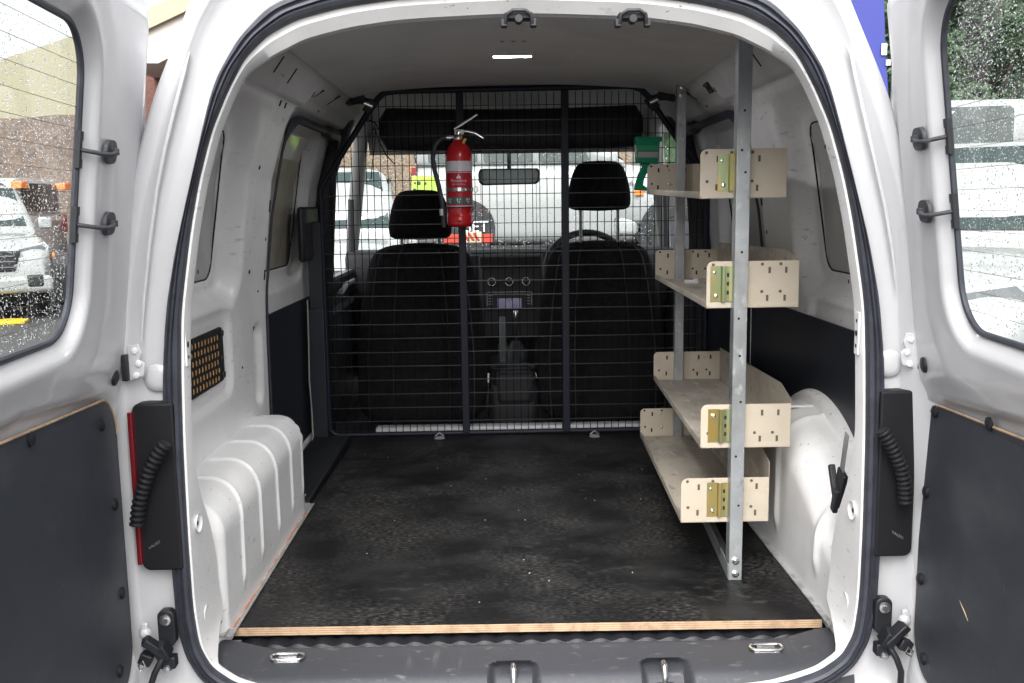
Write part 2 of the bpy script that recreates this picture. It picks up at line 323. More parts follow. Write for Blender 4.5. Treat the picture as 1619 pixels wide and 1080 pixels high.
# --- interior side walls
ZP=[-.1,.6,.9,1.05,1.105,1.108,1.19]; XP=[.72,.715,.68,.635,.612,.590,.53]
def Pw(z): return np.interp(z,ZP,XP)
YS=np.arange(.03,2.10,.0085); ZS=np.concatenate([np.arange(-.03,1.09,.0085),np.arange(1.09,1.196,.004)])
def wallx(y,z,side):
    x=Pw(z)
    # quarter window recess
    d=sdrr(y,z,.20,.775,.625,1.035,.06)
    x=x+.052*(1-sstep(d,-.012,.045*(1)))
    d2=sdrr(y,z,.24,.735,.655,1.010,.045); x=x+.010*(1-sstep(d2,-.004,.004))
    # C-pillar plateau front edge -> door aperture
    ap=sdrr(y,z,1.14,3.2,.02,1.085,.09)
    x=x+.022*sstep(-ap,-.075,-.045)+.016*sstep(-ap,-.020,-.004)
    # lower side of pillar hollows
    d=sdrr(y,z,.30,.70,.385,.575,.035); x=x+.012*(1-sstep(d,0,.022))
    d=sdrr(y,z,.93,1.00,.30,.50,.03); x=x+.015*(1-sstep(d,-.01,.02))
    # sliding door window recess
    d=sdrr(y,z,1.16,1.76,.595,1.055,.07); x=x+.030*(1-sstep(d,-.012,.035))
    d=sdrr(y,z,1.22,1.70,.63,1.02,.045); x=x+.012*(1-sstep(d,-.004,.004))
    # long pressed groove under the rail
    x=x-.006*np.exp(-((z-1.085)/.008)**2)*sstep(y,.05,.1)*(1-sstep(y,.86,.90))
    sil=np.interp(z,[-.1,.42,.53,.66,.78,.90,1.02,1.13,1.19],[.705,.705,.70,.685,.66,.63,.59,.54,.50])
    return np.minimum(x,sil+.45*np.maximum(0,y-.03))
def snap(y): return y
YY,ZZ=np.meshgrid(YS,ZS,indexing='ij')
for sg in (-1,1):
    X=wallx(YY,ZZ,sg); A=np.stack([sg*X,YY,ZZ],-1)
    cy_=(YY[:-1,:-1]+YY[1:,1:])/2; cz_=(ZZ[:-1,:-1]+ZZ[1:,1:])/2
    rail=cz_>1.1065
    wb=MB(); wb.grid(A,mask=~rail); wb.build('inner_side_wall',INNER,van,ang=60)
    rb=MB(); rb.grid(A,mask=rail); ro=rb.build('roof_rail',RAILM,van,ang=50)
    for (y0,y1,z0,z1,m,nm) in ((.24,.735,.655,1.010,BLANK,'quarter_window_blank'),(1.22,1.70,.63,1.02,BLANK2 if sg<0 else BLANK,'side_window_blank')):
        q=MB(); pts=rrpts(y0,y1,z0,z1,.045); n=len(pts)
        off=.0585 if y0<1 else .072
        # thin panel following the lean of the wall
        fr=[(sg*(float(Pw(z))+off),y,z) for y,z in pts]; bk=[(sg*(float(Pw(z))+off+.01),y,z) for y,z in pts]
        rowsY=np.linspace(y0+.002,y1-.002,14); rowsZ=np.linspace(z0+.002,z1-.002,18)
        G=np.array([[(sg*(float(Pw(z))+off),y,z) for z in rowsZ] for y in rowsY]); q.grid(G)
        q.build(nm,m,van)
        g=MB(); g.tube([(sg*(float(Pw(z))+off-.001),y,z) for y,z in pts],.0022,6,closed=True); g.build('blank_sealant',HOLE,van)
    # aperture rubber
    g=MB(); pts=[(1.155,.16),(1.150,.35),(1.150,.50),(1.155,.58),(1.165,.8),(1.175,.98)]+[(1.265-.09*math.cos(math.radians(a)),1.0+.083*math.sin(math.radians(a))) for a in (10,30,50,70,90)]+[(1.5,1.083),(1.88,1.083)]+[(1.88+.08*math.sin(math.radians(a)),1.003+.08*math.cos(math.radians(a))) for a in (20,45,70,90)]+[(1.96,.5),(1.96,.0)]
    P3=resample([(sg*(float(Pw(z))+.016),y,z) for y,z in pts],90,closed=False)
    rr=[.004+.009*float(sstep(np.array(p[2]),1.0,1.07)) + (.010 if p[1]>1.7 else 0) for p in P3]
    g.tube(P3.tolist(),rr,8); g.build('door_aperture_rubber',RUB,van)
# rail slots and fixing holes (dark recess backs in the pressed rail)
def slot_on(mb,y,z,sg,ly,lz,tilt=0,off=.0015,r=None):
    x=float(wallx(np.array(y),np.array(z),sg)); xz=float(wallx(np.array(y),np.array(z-.01),sg))
    nrm=Vector((-1*sg,0,(x-xz)/.01*-1*-1)).normalized()   # wall normal facing inwards
    sl=(x-xz)/.01; nrm=Vector((-sg,0,sl*1.0*1)).normalized()
    zax=Vector((sg*sl,0,1)).normalized(); yax=Vector((0,1,0)); 
    yr=yax*math.cos(tilt)+zax*math.sin(tilt); zr=zax*math.cos(tilt)-yax*math.sin(tilt)
    c=Vector((sg*x,y,z))
    n=Vector((-sg,0,0)); n=zr.cross(yr); 
    if n.x*sg>0: n=-n
    pts=rrpts(-ly/2,ly/2,-lz/2,lz/2,min(ly,lz)*.48,4)
    mb.add([c+yr*a+zr*b_+n*off for a,b_ in pts]+[c+yr*a+zr*b_-n*.002 for a,b_ in pts],[tuple(range(len(pts)))]+[(i,(i+1)%len(pts),(i+1)%len(pts)+len(pts),i+len(pts)) for i in range(len(pts))])
for sg in (-1,1):
    for (y,z,ly,lz) in ((.66,1.155,.007,.045),(.82,1.150,.007,.045),(.50,1.16,.005,.014),(1.20,1.150,.006,.036),(1.13,1.14,.005,.016),(1.42,1.155,.007,.05),(1.40,1.12,.01,.01),(.93,1.098,.012,.022),(.99,1.098,.012,.022),
        (.90,.93,.010,.012),(.885,.66,.011,.011),(1.065,.83,.012,.035),(1.055,.64,.010,.030),(1.04,.74,.006,.01),(.52,1.03,.008,.008),(.99,.60,.007,.007),(.93,.50,.006,.02),(.80,.42,.007,.007)):
        mb=MB(); slot_on(mb,y,z,sg,ly,lz); mb.build('pressing_hole',HOLE,van)
# bracket lug on the right rail, light coloured plate on the left rail
lg=MB(); lg.box((.562,1.17,1.152),(.016,.05,.035),rot=(0,-.6,0)); lg.box((.553,1.16,1.150),(.012,.014,.014),rot=(0,-.6,0)); lg.build('rail_clip',BLK,van,bevel=.002)
lg=MB(); lg.lathe([(0,-.003),(.012,-.002),(.015,.002),(.015,.004)],(-.566,.735,1.152),16,axis='x'); lg.build('rail_boss',RAILM,van)

# --- left wheel arch box with pressed ribs
def archsurf():
    R=.072; top=.270; xin=.592
    path=[]; 
    for t in np.linspace(0,1,14): path.append((.725-(.725-(xin+R))*t,top,0,1))
    for a in np.linspace(0,90,14)[1:]: path.append((xin+R-R*math.sin(math.radians(a)),top-R+R*math.cos(math.radians(a)),-math.sin(math.radians(a)),math.cos(math.radians(a))))
    for t in np.linspace(0,1,22)[1:]: path.append((xin,top-R-(top-R+.02)*t,-1,0))
    ys=np.concatenate([np.arange(.03,.88,.0035),.88+.10*np.sin(np.linspace(0,PI/2,16))])
    A=np.zeros((len(ys),len(path),3))
    ribs=[.275,.425,.590,.750,.885]
    for i,y in enumerate(ys):
        shr=.10-math.sqrt(max(0,.01-(max(0,y-.88))**2)) if y>.88 else 0
        for j,(x,z,nx,nz) in enumerate(path):
            d=0
            for k,ry in enumerate(ribs):
                ryy=ry+.03*float(sstep(np.array(z),.19,.28))
                d+=.0055*math.exp(-((y-ryy)/.0060)**2)*float(sstep(np.array(z),.045+.0*k,.075))*(1-float(sstep(np.array(x),.695,.72)))
            d-=.004*math.sin(y*9+z*7)*.3
            d-=shr+.022*(1-float(sstep(np.array(y),.115,.165)))
            A[i,j]=(-(x+nx*d),y,z+nz*d)
    return A
A=archsurf(); ab=MB(); ab.grid(A); ab.build('wheel_arch_box',INNER,van,ang=50)
# --- right wheel arch dome
def archR():
    R_=.085; xin=.592; ys=np.concatenate([np.arange(.03,.86,.0045),.86+.10*np.sin(np.linspace(0,PI/2,14))]); rows=[]
    for y in ys:
        ty=float(np.interp(y,[.03,.10,.20,.30,.40,.50,.60,.70,.80,.88,.96],[.150,.160,.200,.255,.300,.325,.335,.330,.305,.27,.22])); shr=.10-math.sqrt(max(0,.01-(max(0,y-.86))**2)) if y>.86 else 0
        path=[]
        for t in np.linspace(0,1,10): path.append((.735-(.735-(xin+R_))*t,ty+.012*(1-t),0,1))
        for q in np.linspace(0,90,16)[1:]: path.append((xin+R_-R_*math.sin(math.radians(q)),ty-R_+R_*math.cos(math.radians(q)),-math.sin(math.radians(q)),math.cos(math.radians(q))))
        for t in np.linspace(0,1,18)[1:]: path.append((xin,(ty-R_)-(ty-R_+.02)*t,-1,0))
        rw=[]
        for (x,z,nx,nz) in path:
            d=0
            for ry,am in ((.235,.009),(.52,.008)):
                ry2=ry+.10*max(0,.16-z)*(1 if ry<.4 else .3); d+=am*math.exp(-((y-ry2)/.013)**2)*float(sstep(np.array(z),.05,.10))
            d-=shr; rw.append((x+nx*d,y,z+nz*d))
        rows.append(rw)
    return np.array(rows)
ab=MB(); ab.grid(archR()); ab.build('wheel_arch_dome',INNER,van,ang=50)
# raised flange ring of the arch against the side
q=MB(); aa=np.linspace(-.1,PI+.1,70); prof=[(.330,.722),(.345,.700),(.352,.694),(.385,.694),(.396,.700),(.402,.712),(.404,.725)]
A=np.array([[(x,.60+1.04*r*math.cos(a_),-.03+r*math.sin(a_)) for r,x in prof] for a_ in aa if True]); A=A[(A[:,3,1]>.06)]; q.grid(A); q.build('arch_flange',INNER,van,ang=60)
q=MB(); q.box((.665,.60,.338),(.085,.012,.006)); q.build('arch_step_rib',INNER,van,bevel=.003)
# --- dark lower trim boards
for sg,y0,ztop in ((-1,1.165,.508),(1,.06,.545)):
    t=MB(); off=.030 if sg<0 else -.004
    poly=[(y0,-.03),(2.02,-.03),(2.02,ztop-.02),(2.0,ztop-.004),(y0+.02,ztop)]+([(y0,ztop-.01)])
    t.prism(poly,lambda a,b_,d:(sg*(float(Pw(b_))+off+d),a,b_),0,.006); t.build('side_trim_board',TRIM2,van,bevel=.001)
st=MB(); st.tube([(.705,1.21,.54),(.705,1.21,.03)],.002,6); st.build('board_joint',GALV,van)
# --- perforated vent
v=MB(); pts=rrpts(.335,.665,.415,.545,[.02]*4); v.prism(pts,lambda a,b_,d:(-(.722+d),a,b_),0,.004); v.build('vent_panel',BLK,van)
v2=MB()
for i in range(11):
    for j in range(6):
        y=.375+i*.0235+(.006 if j%2 else 0); z=.432+j*.0195-.0006*i
        P=[(y+.0055*math.cos(a),z+.0065*math.sin(a)) for a in np.linspace(-PI/2,PI/2,7)]+[(y-.001,z+.004),(y-.001,z-.004)]
        v2.prism(P,lambda a,b_,d:(-(.7205+d),a,b_),0,.001)
v2.build('vent_hole_light',mat('orange_hole_light',(.55,.33,.12),.5),van,smooth=False)  # orange half-discs paint the light showing in the vent holes
for y,z in ((.648,.43),(.650,.53),(.640,.47)): 
    k=MB(); k.lathe([(0,-.004),(.008,-.003),(.009,0)],(-.720,y,z),12,axis='x',T=Matrix.Identity(4)); k.v=[(-1.4400-x,y_,z_) for x,y_,z_ in k.v]; k.build('vent_clip',BLK,van)
# sliding door handle cover
h=MB(); h.box((-.715,1.745,.735),(.022,.30,.185)); h.build('sliding_door_latch_cover',BLK,van,bevel=.01)
# striker plates on the inner flange and dimples lower down
for sg in (-1,1):
    for (px,py,k) in (((295,545,1) if sg<0 else (1356,527,1)),):
        p=at(px,py,1,.012)
        m_=MB(); m_.box((p[0]+sg*.000,.014,p[2]),(.003,.018,.075)); m_.build('striker_plate',INNER,van,bevel=.001)
        m_=MB()
        for dz,r in ((.022,.0035),(0,.0055),(-.022,.0035)): m_.lathe([(0,0),(r,0)],(p[0]-sg*.0020,.014,p[2]+dz),12,axis='x')
        m_.build('striker_holes',HOLE,van)
    ps=[(312,827),(325,970)] if sg<0 else [(1349,807),(1338,950)]
    for px,py in ps:
        p=at(px,py,0,sg*.592+CX0)
        m_=MB(); m_.lathe([(.0165,-.004),(.015,-.0015),(.0115,.000),(.009,.0035)],(p[0],p[1],p[2]),20,axis='x'); m_.v=[(p[0]+(x-p[0])*sg,y,z) for x,y,z in m_.v]; m_.build('pressed_dimple',INNER,van)
        m_=MB(); m_.lathe([(0,0),(.0045,0)],(p[0]-sg*.001,p[1],p[2]),12,axis='x'); m_.build('dimple_hole',HOLE,van)
# fixing holes along the flange
m_=MB()
for px,py in ((330,248),(310,430),(1308,232),(1345,445),(347,60)):
    sg=-1 if px<800 else 1; p=at(px,py,1,.015); m_.lathe([(0,0),(.004,0)],(p[0]-sg*.0035,.015,p[2]),10,axis='x')
m_.build('flange_holes',HOLE,van)
# --- aluminium trim strips along the ply
for sg in (-1,1):
    y1=.96 if sg<0 else 1.0
    t=MB(); x0=sg*.606; x1=sg*.582
    t.add([(x0,.13,.030),(x0-sg*.0,.13,.006),(x1+CX0*.0,.13,.003),(x0,y1,.030),(x0,y1,.006),(x1,y1,.003)],[(0,1,4,3),(1,2,5,4)])
    t.tube([(x0-sg*.002,.13,.030),(x0-sg*.002,y1,.030)],.0025,6); t.tube([(x1,.13,.003),(x1,y1,.003)],.002,6); t.tube([(sg*.595,.13,.006),(sg*.595,y1,.006)],.0018,6)
    t.build('edge_trim_strip',mat('scuffed_alloy',(.55,.55,.55),.35,metal=.5,var=.35,vscale=40) ,van)
    t=MB(); t.box((sg*.607,.15,.03),(.004,.04,.065),rot=(.25,0,0)); t.build('jamb_gusset',INNER,van,bevel=.002)
# orange primer line on the left strip
t=MB(); t.box((-.5885,.53,.0045),(.0035,.72,.0012)); t.build('sealant_line',mat('rusty_sealant',(.45,.16,.06),.7,vcol=(.5,.45,.4),vscale=20),van)

# --- roof liner
RX=np.linspace(-.53,.53,30)
def roofz(x,y): return 1.192+.026*(1-(x/.53)**2)-.012*float(sstep(np.array(y),.0,1.4))+.014
A=np.array([[(x,y,roofz(x,y)-.012*math.exp(-((abs(x)-.53)/.03)**2)-.03*max(0,1-y/.06)) for x in RX] for y in np.concatenate([np.linspace(.03,.10,6),np.linspace(.15,1.62,30)])])
r_=MB(); r_.grid(A); r_.build('roof_liner',LINER,van,ang=60)
for sg in (-1,1): r_=MB(); r_.tube([(sg*.525,y,1.193) for y in np.linspace(.05,1.6,12)],.0035,6); r_.build('liner_edge_bead',RAILM,van)
# interior LED lamp
lp=at(810,94,1,.98); zl=roofz(lp[0],.98)
l=MB(); l.box((lp[0],.985,zl-.002),(.125,.050,.007)); lamp=l.build('interior_lamp',LINER,van,bevel=.002)
l=MB(); l.box((lp[0],.980,zl-.0055),(.098,.026,.004)); l.build('lamp_lens',LITE,lamp,bevel=.001)
l=MB(); l.tube([(lp[0]+a_,.980+b2_,zl-.006) for a_,b2_ in rrpts(-.053,.053,-.017,.017,.006,4)],.0042,6,closed=True); l.build('lamp_rim',LINER,lamp)
# screws/dimples above the lamp
l=MB()
for dx in (-.028,0,.026): l.lathe([(0,0),(.005,.001),(.007,.003)],(lp[0]+dx,.80,roofz(0,.8)-.004),12)
l.build('liner_studs',CABL,van)

# --- floor under the ply, threshold and sill
f=MB(); f.box((0,1.09,-.036),(1.50,1.74,.02)); f.build('metal_floor',BLK,van)
for sg in (-1,1): f=MB(); f.box((sg*.665,1.36,-.008),(.13,.78,.03)); f.build('side_floor_mat',BLK,van,bevel=.004)
# corrugated threshold
xs=np.arange(-.58,.575,.006); A=[]
for x in xs:
    k=.5+.5*math.cos(2*PI*x/.046); k=k**.6; z=-.034+.007*k
    A.append([(x,.150,z-.006),(x,.156,z),(x,.195,z)])
f=MB(); f.grid(np.array(A)); f.build('corrugated_threshold',BLK,van,ang=30)
# sill cover, a grid so that the latch pockets are real hollows
prof=resample([(.153,-.060),(.153,-.038),(.148,-.030),(.036,-.030),(.022,-.033),(.008,-.046),(-.002,-.080),(-.008,-.13),(-.02,-.15)],54,closed=False)
prof[2:-2]=.5*prof[2:-2]+.25*(prof[1:-3]+prof[3:-1])
xs=np.arange(-.606,.588,.004); A=np.zeros((len(xs),len(prof),3)); u=np.linspace(0,1,len(prof))
arc=np.r_[0,np.cumsum(np.hypot(*np.diff(prof,axis=0).T))]
for i,x in enumerate(xs):
    ex=max(0,abs(x-CX0)-.545)
    for j,(y,z) in enumerate(prof):
        d=0
        for pxc in (-.037,.247):
            s_=float(sdrr(np.array(x),np.array(arc[j]),pxc-.046,pxc+.046,.104,.232,.022)); d+=.042*(1-float(sstep(np.array(s_),-.012,.004)))
        for rx in (-.468,.450):
            s_=float(sdrr(np.array(x),np.array(arc[j]),rx-.028,rx+.028,.068,.094,.012)); d+=.008*(1-float(sstep(np.array(s_),-.004,.003)))
        yy=y-.0*ex; A[i,j]=(x,y+d*.8,z-d*.45+.022*float(sstep(np.array(abs(x-CX0)),.48,.60)))
f=MB(); f.grid(A); f.build('sill_cover',DKGREY,van,ang=50)
for pxc in (-.037,.247):
    s_=MB(); s_.box((pxc,.070,-.066),(.058,.022,.010),rot=(.5,0,0)); s_.lathe([(0,.004),(.024,.003),(.027,0),(.027,-.004)],(pxc,.062,-.066),24)
    s_.build('latch_socket',BLK,van,bevel=.002)
    s_=MB(); s_.tube([(pxc,.046,-.080),(pxc,.050,-.050),(pxc,.055,-.038),(pxc,.066,-.036),(pxc,.076,-.046)],.0065,10); s_.build('latch_pin',STEEL,van)
for rx in (-.468,.450):
    s_=MB(); pts=rrpts(-.031,.031,-.0135,.0135,.0134,6); s_.tube([(rx+a,.098+b_,-.0235) for a,b_ in pts],.0028,8,closed=True)
    s_.box((rx,.103,-.026),(.034,.009,.006)); s_.box((rx,.096,-.031),(.05,.018,.002)); s_.build('lashing_ring',STEEL,van,bevel=.001)

# --- tail lamps, conduits, check links, hinges on each corner
for sg in (-1,1):
    def A_(px,py,y): return at(px,py,1,y)
    # lamp housing
    q=MB(); poly=rrpts(.608,.679 if sg<0 else .674,.200,.498,[.015,.004,.004,.015]); 
    q.prism([(a,b_) for a,b_ in poly],lambda a,b_,d:(CX0*.5+sg*a,-.010+d,b_),-.012,.05); hs_=q.build('tail_lamp_housing',BLACKH,van,bevel=.008,segs=3)
    q=MB(); q.prism(rrpts(*((.6795,.687) if sg<0 else (.655,.668)),.215,.485,.0015),lambda a,b_,d:(sg*a,(-.022 if sg<0 else .01)+d,b_),-.012,.03); q.build('red_lens',REDL,hs_,bevel=.004)
    tx=at(240,868,1,-.036) if sg<0 else at(1424,852,1,-.036)
    textmesh('VALEO',.0075,lambda x,y,z:(tx[0]+x*.9+(-.0)*y,-.0232,tx[2]+y+(.55*x if sg<0 else -.55*x)),mat('faint_print',(.22,.22,.23),.5),hs_,'moulded_lettering')
    # conduit
    pp=[(262,700),(250,716),(236,742),(226,772),(219,800),(216,830)] if sg<0 else [(1394,680),(1402,692),(1413,712),(1424,738),(1430,765),(1432,795)]
    P3=resample([tuple(A_(a,b_,-.048)) for a,b_ in pp],64,closed=False)
    q=MB(); q.tube(P3.tolist(),[.0125 if (i//2)%2 else .0100 for i in range(64)],14); q.build('wiring_conduit',BLACKH,van,ang=20)
    # round buffer bulge on the pillar
    c=A_(248,598,-.004) if sg<0 else A_(1407,575,-.004)
    q=MB(); q.lathe([(0,-.0025),(.012,-.0022),(.019,-.0008),(.024,.003)],tuple(c),24,axis='y'); q.build('pillar_boss',WHITE,van)
    # hinge plate
    c=A_(216,575,-.026) if sg<0 else A_(1437,557,-.026)
    q=MB(); q.prism([(0.014,.030),(-.004,.034),(-.010,.018),(-.004,.006),(-.014,0),(-.010,-.022),(.014,-.030)],lambda a,b_,d:(c[0]+sg*a,c[1]+d,c[2]+b_),0,.006)
    hg=q.build('upper_hinge',WHITE,van,bevel=.0015)
    q=MB(); 
    for a,b_ in ((.002,.022),(-.004,0),(.002,-.02)): q.lathe([(0,-.004),(.005,-.003),(.006,0)],(c[0]+sg*a,c[1],c[2]+b_),12,axis='y')
    q.build('hinge_bolt',INNER,hg)
    q=MB(); q.box((c[0]+sg*.018,c[1]-.004,c[2]-.006),(.010,.012,.045)); q.build('hinge_gap_plug',BLK,hg,bevel=.002)
    # door check link + lower hinge
    c=A_(262,985,-.03) if sg<0 else A_(1398,965,-.03)
    q=MB(); q.prism(rrpts(-.015,.015,-.045,.022,.012),lambda a,b_,d:(c[0]+a,c[1]+d,c[2]+b_),0,.018)
    q.box((c[0]+sg*.004,c[1]-.012,c[2]-.045),(.022,.03,.028),rot=(.2,sg*.4,0)); q.box((c[0]+sg*.014,c[1]-.018,c[2]-.036),(.014,.025,.05),rot=(.1,sg*.8,.2)); q.box((c[0]-sg*.004,c[1]-.006,c[2]-.068),(.026,.02,.022))
    q.tube([(c[0]+sg*.002,c[1]-.02,c[2]-.055),(c[0]+sg*.014,c[1]-.028,c[2]-.078),(c[0]+sg*.022,c[1]-.03,c[2]-.10),(c[0]+sg*.022,c[1]-.03,c[2]-.13)],.006,8)
    q.box((c[0]+sg*.03,c[1]-.02,c[2]-.055),(.022,.02,.02),rot=(0,.4,0)); ck=q.build('door_check',BLK,van,bevel=.003)
    q=MB(); q.lathe([(0,-.008),(.005,-.008),(.006,-.004),(.010,-.003),(.0105,0)],(c[0],c[1]-.001,c[2]+.006),16,axis='y'); q.build('check_bolt',STEEL,ck); q=MB(); q.lathe([(0,-.008),(.006,-.007),(.009,0)],(c[0]-sg*.002,c[1]-.012,c[2]-.078),12,axis='y'); q.build('check_bolt',STEEL,ck)
    q=MB(); q.box((c[0]+sg*.034,c[1]-.008,c[2]-.02),(.012,.01,.05)); q.lathe([(0,-.01),(.008,-.008),(.011,0)],(c[0]+sg*.034,c[1]-.008,c[2]-.014),14,axis='y'); q.build('lower_hinge',WHITE,van,bevel=.003)
    q=MB(); q.tube([(c[0]+sg*.026,c[1]-.035,c[2]-.064),(c[0]+sg*.036,c[1]-.036,c[2]-.070),(c[0]+sg*.038,c[1]-.036,c[2]-.060),(c[0]+sg*.030,c[1]-.036,c[2]-.052)],.002,6,closed=True); q.build('check_spring_clip',STEEL,van)
# bumper below
b_=MB(); b_.box((0,-.02,-.30),(1.55,.20,.22)); b_.build('rear_bumper',DKGREY,van,bevel=.03,segs=4)
# yellow buckle/clamp by the right arch
q=MB(); p=at(1328,775,0,.60); 
q.box((p[0],p[1],p[2]+.005),(.010,.035,.075),rot=(.35,0,0)); q.box((p[0]-.006,p[1]+.02,p[2]+.015),(.012,.012,.06),rot=(-.5,0,0)); q.box((p[0]-.008,p[1],p[2]-.02),(.010,.018,.05),rot=(.3,0,0)); bk=q.build('strap_buckle',BLK,van,bevel=.002)
q=MB(); q.box((p[0],p[1]-.015,p[2]+.075),(.003,.018,.09),rot=(.25,0,0)); q.build('strap_tongue',GALV,bk,bevel=.001)

# ------------------------------------------------------------------ rear doors
def make_door(sg):
    ang=math.radians(5.3); hx0={-1:.70,1:.665}[sg]; s0={-1:-.075,1:-.030}[sg]
    def Wd(s,z,n):   # door coordinates -> world ; n towards the van's middle
        hx=hx0-.13*max(0.,z-.5)
        return (sg*(hx-math.sin(ang)*s)-sg*n*math.cos(ang)+0, -.03-math.cos(ang)*s+n*math.sin(ang)*(-1), z)
    dr=empty('rear_door',parent=van); 
    dr['label']='left hand rear door swung open' if sg<0 else 'right hand rear door swung open'
    w0={-1:.188,1:.152}[sg]; wz0,wz1={-1:(.642,1.083),1:(.628,1.108)}[sg]; w1=w0+.50
    t0={-1:-.018,1:-.006}[sg]; tz1={-1:.552,1:.522}[sg]; s1=s0+.78; t1=s1-.07
    ss=np.arange(s0,s1+.001,.007); zs=np.arange(-.06,1.171,.007); S,Zz=np.meshgrid(ss,zs,indexing='ij')
    def wsd(S,Zz): return sdrr(S,Zz,w0,w1,wz0,wz1,.075)
    def tsd(S,Zz): 
        return sdrr(S,Zz-.11*np.clip(S-t0-.05,0,.35)*1.0*(Zz>.3)+0,t0,t1,.0,tz1-.035,.075)
    def rel(S,Zz):
        e=-sdrr(S,Zz,s0,s1,-.06,1.171,.05)
        n=-.007+.007*sstep(e,.018,.034)-.003*(1-sstep(e,0,.006))
        dw=wsd(S,Zz); n=n-.026*(1-sstep(dw,.0,.030))-.006*(1-sstep(dw,.03,.10))
        dt=tsd(S,Zz); n=n-.014*(1-sstep(dt,-.003,.016))-.008*(1-sstep(dt,.01,.06))
        return n
    dw=wsd(S,Zz); 
    # snap vertices near the window contour onto it
    gS=(wsd(S+.001,Zz)-dw)/.001; gZ=(wsd(S,Zz+.001)-dw)/.001; near=np.abs(dw)<.0045
    S2=np.where(near,S-gS*dw,S); Z2=np.where(near,Zz-gZ*dw,Zz); N=rel(S2,Z2)
    A=np.zeros(S.shape+(3,))
    hx=hx0-.13*np.maximum(0,Z2-.5)
    A[...,0]=sg*(hx-math.sin(ang)*S2)-sg*N*math.cos(ang); A[...,1]=-.03-math.cos(ang)*S2-N*math.sin(ang); A[...,2]=Z2
    cS=(S[:-1,:-1]+S[1:,1:])/2; cZ=(Zz[:-1,:-1]+Zz[1:,1:])/2; keep=wsd(cS,cZ)>0
    eo=sdrr(cS,cZ,s0,s1,-.06,1.171,.05)<.002; keep&=eo
    d=MB(); d.grid(A,mask=keep)
    d.build('door_inner_panel',WHITE,dr,ang=60)
    # outer skin
    o_=MB(); hole=rrpts(w0-.056,w1+.056,wz0-.050,wz1+.040,.10,10); out=rrpts(s0,s1,-.06,1.171,.05,10)
    n=len(hole); out2=rrpts(s0+.075,s1,-.06,1.171,.05,10); vs=[Wd(a,b,-.014) for a,b in out]+[Wd(a,b,-.055) for a,b in out2]+[Wd(a,b,-.055) for a,b in hole]+[Wd(a,b,-.028) for a,b in hole]
    fs=[(k*n+i,k*n+(i+1)%n,(k+1)*n+(i+1)%n,(k+1)*n+i) for k in range(3) for i in range(n)]
    o_.add(vs,fs); o_.build('door_skin',WHITE,dr,ang=50)
    # glass, gasket
    hp=rrpts(w0,w1,wz0,wz1,.075,12)
    g=MB(); G=np.array([[Wd(a,b,-.0355) for b in np.linspace(wz0-.045,wz1+.035,12)] for a in (w0-.05,(w0+w1)/2,w1+.05)]); g.grid(G); gl=g.build('window_glass',PANE,dr)
    g=MB(); g.tube([Wd(a,b,-.029) for a,b in hp],.0050,8,closed=True); g.build('window_gasket',RUB,dr)
    # demister lines
    g=MB()
    for z in np.arange(wz0+.03,wz1-.02,.030): g.tube([Wd(w0+.004,z,-.0325),Wd(w1-.004,z,-.0325)],.0004,4)
    g.build('demister_lines',BRASS if 0 else mat('demister_print',(.10,.07,.05),.6),dr)
    # rain on the outer face
    dv=MB(); base=[]; nr=5
    prof=[(1,0),(.92,.38),(.7,.62),(.38,.78)]
    for i in range(9500):
        a=w0+.006+random.random()*(w1-w0-.012); z=wz0+.006+random.random()*(wz1-wz0-.012)
        if sdrr(np.array(a),np.array(z),w0,w1,wz0,wz1,.075)>-.006: continue
        r=.00048+.0010*random.random()**2.4
        if random.random()<.03: r*=1.5
        vs=[]; k=7
        for pr_,ph in prof:
            for q in range(k):
                th=2*PI*q/k; vs.append(Wd(a+r*pr_*math.cos(th),z+r*pr_*math.sin(th)*1.08,-.0361-r*ph*.8))
        vs.append(Wd(a,z,-.0361-r*.66)); vs.append(Wd(a,z,-.0361))
        fs=[(u_*k+q,u_*k+(q+1)%k,(u_+1)*k+(q+1)%k,(u_+1)*k+q) for u_ in range(3) for q in range(k)]+[(3*k+q,3*k+(q+1)%k,4*k) for q in range(k)]+[((q+1)%k,q,4*k+1) for q in range(k)]
        dv.add(vs,fs)
    tag(dv.build('raindrops',WATER,dr,ang=80),kind='stuff')
    # trim board
    tp=[]
    for a,b in rrpts(t0+.004,t1-.004,.004,tz1-.039,[.070]*4,12):
        b2=b+(.11*min(max(a-t0-.05,0),.35) if b>.3 else 0); tp.append((a,b2))
    t=MB(); t.prism(tp,lambda a,b,d_:Wd(a,b,d_),-.0175,-.0125,0); 
    # dark face; edge gets the raw ply colour
    t.m=[0,0]+[1]*(len(t.m)-2)
    tb=t.build('trim_board',[TRIM,TAN],dr,smooth=False)
    # light ply rim along the top edge
    rim=[p for p in tp if p[1]>.42]; rim.sort(); r_=MB(); r_.tube([Wd(a,b+.0012,-.0128) for a,b in rim],.0021,6); r_.build('bare_ply_rim',TAN,tb)
    cl=([(.378,.528),(.084,.479),(.048,.333),(.044,.174),(.085,.052),(.52,.54),(.70,.50)] if sg<0 else [(.068,.474),(.282,.503),(.046,.329),(.037,.169),(.071,.038),(.48,.515),(.66,.48)])
    for a,b in cl:
        a-=.018
        c=MB(); vs=[];k=16
        for rr,h in ((.0105,-.012),(.0102,-.0075),(.006,-.0050),(.0,-.0046)):
            vs+=[Wd(a+rr*math.cos(2*PI*q/k),b+rr*math.sin(2*PI*q/k),h) for q in range(k)]
        c.add(vs,[(u_*k+q,u_*k+(q+1)%k,(u_+1)*k+(q+1)%k,(u_+1)*k+q) for u_ in range(3) for q in range(k)]); c.build('trim_clip',BLK,dr)
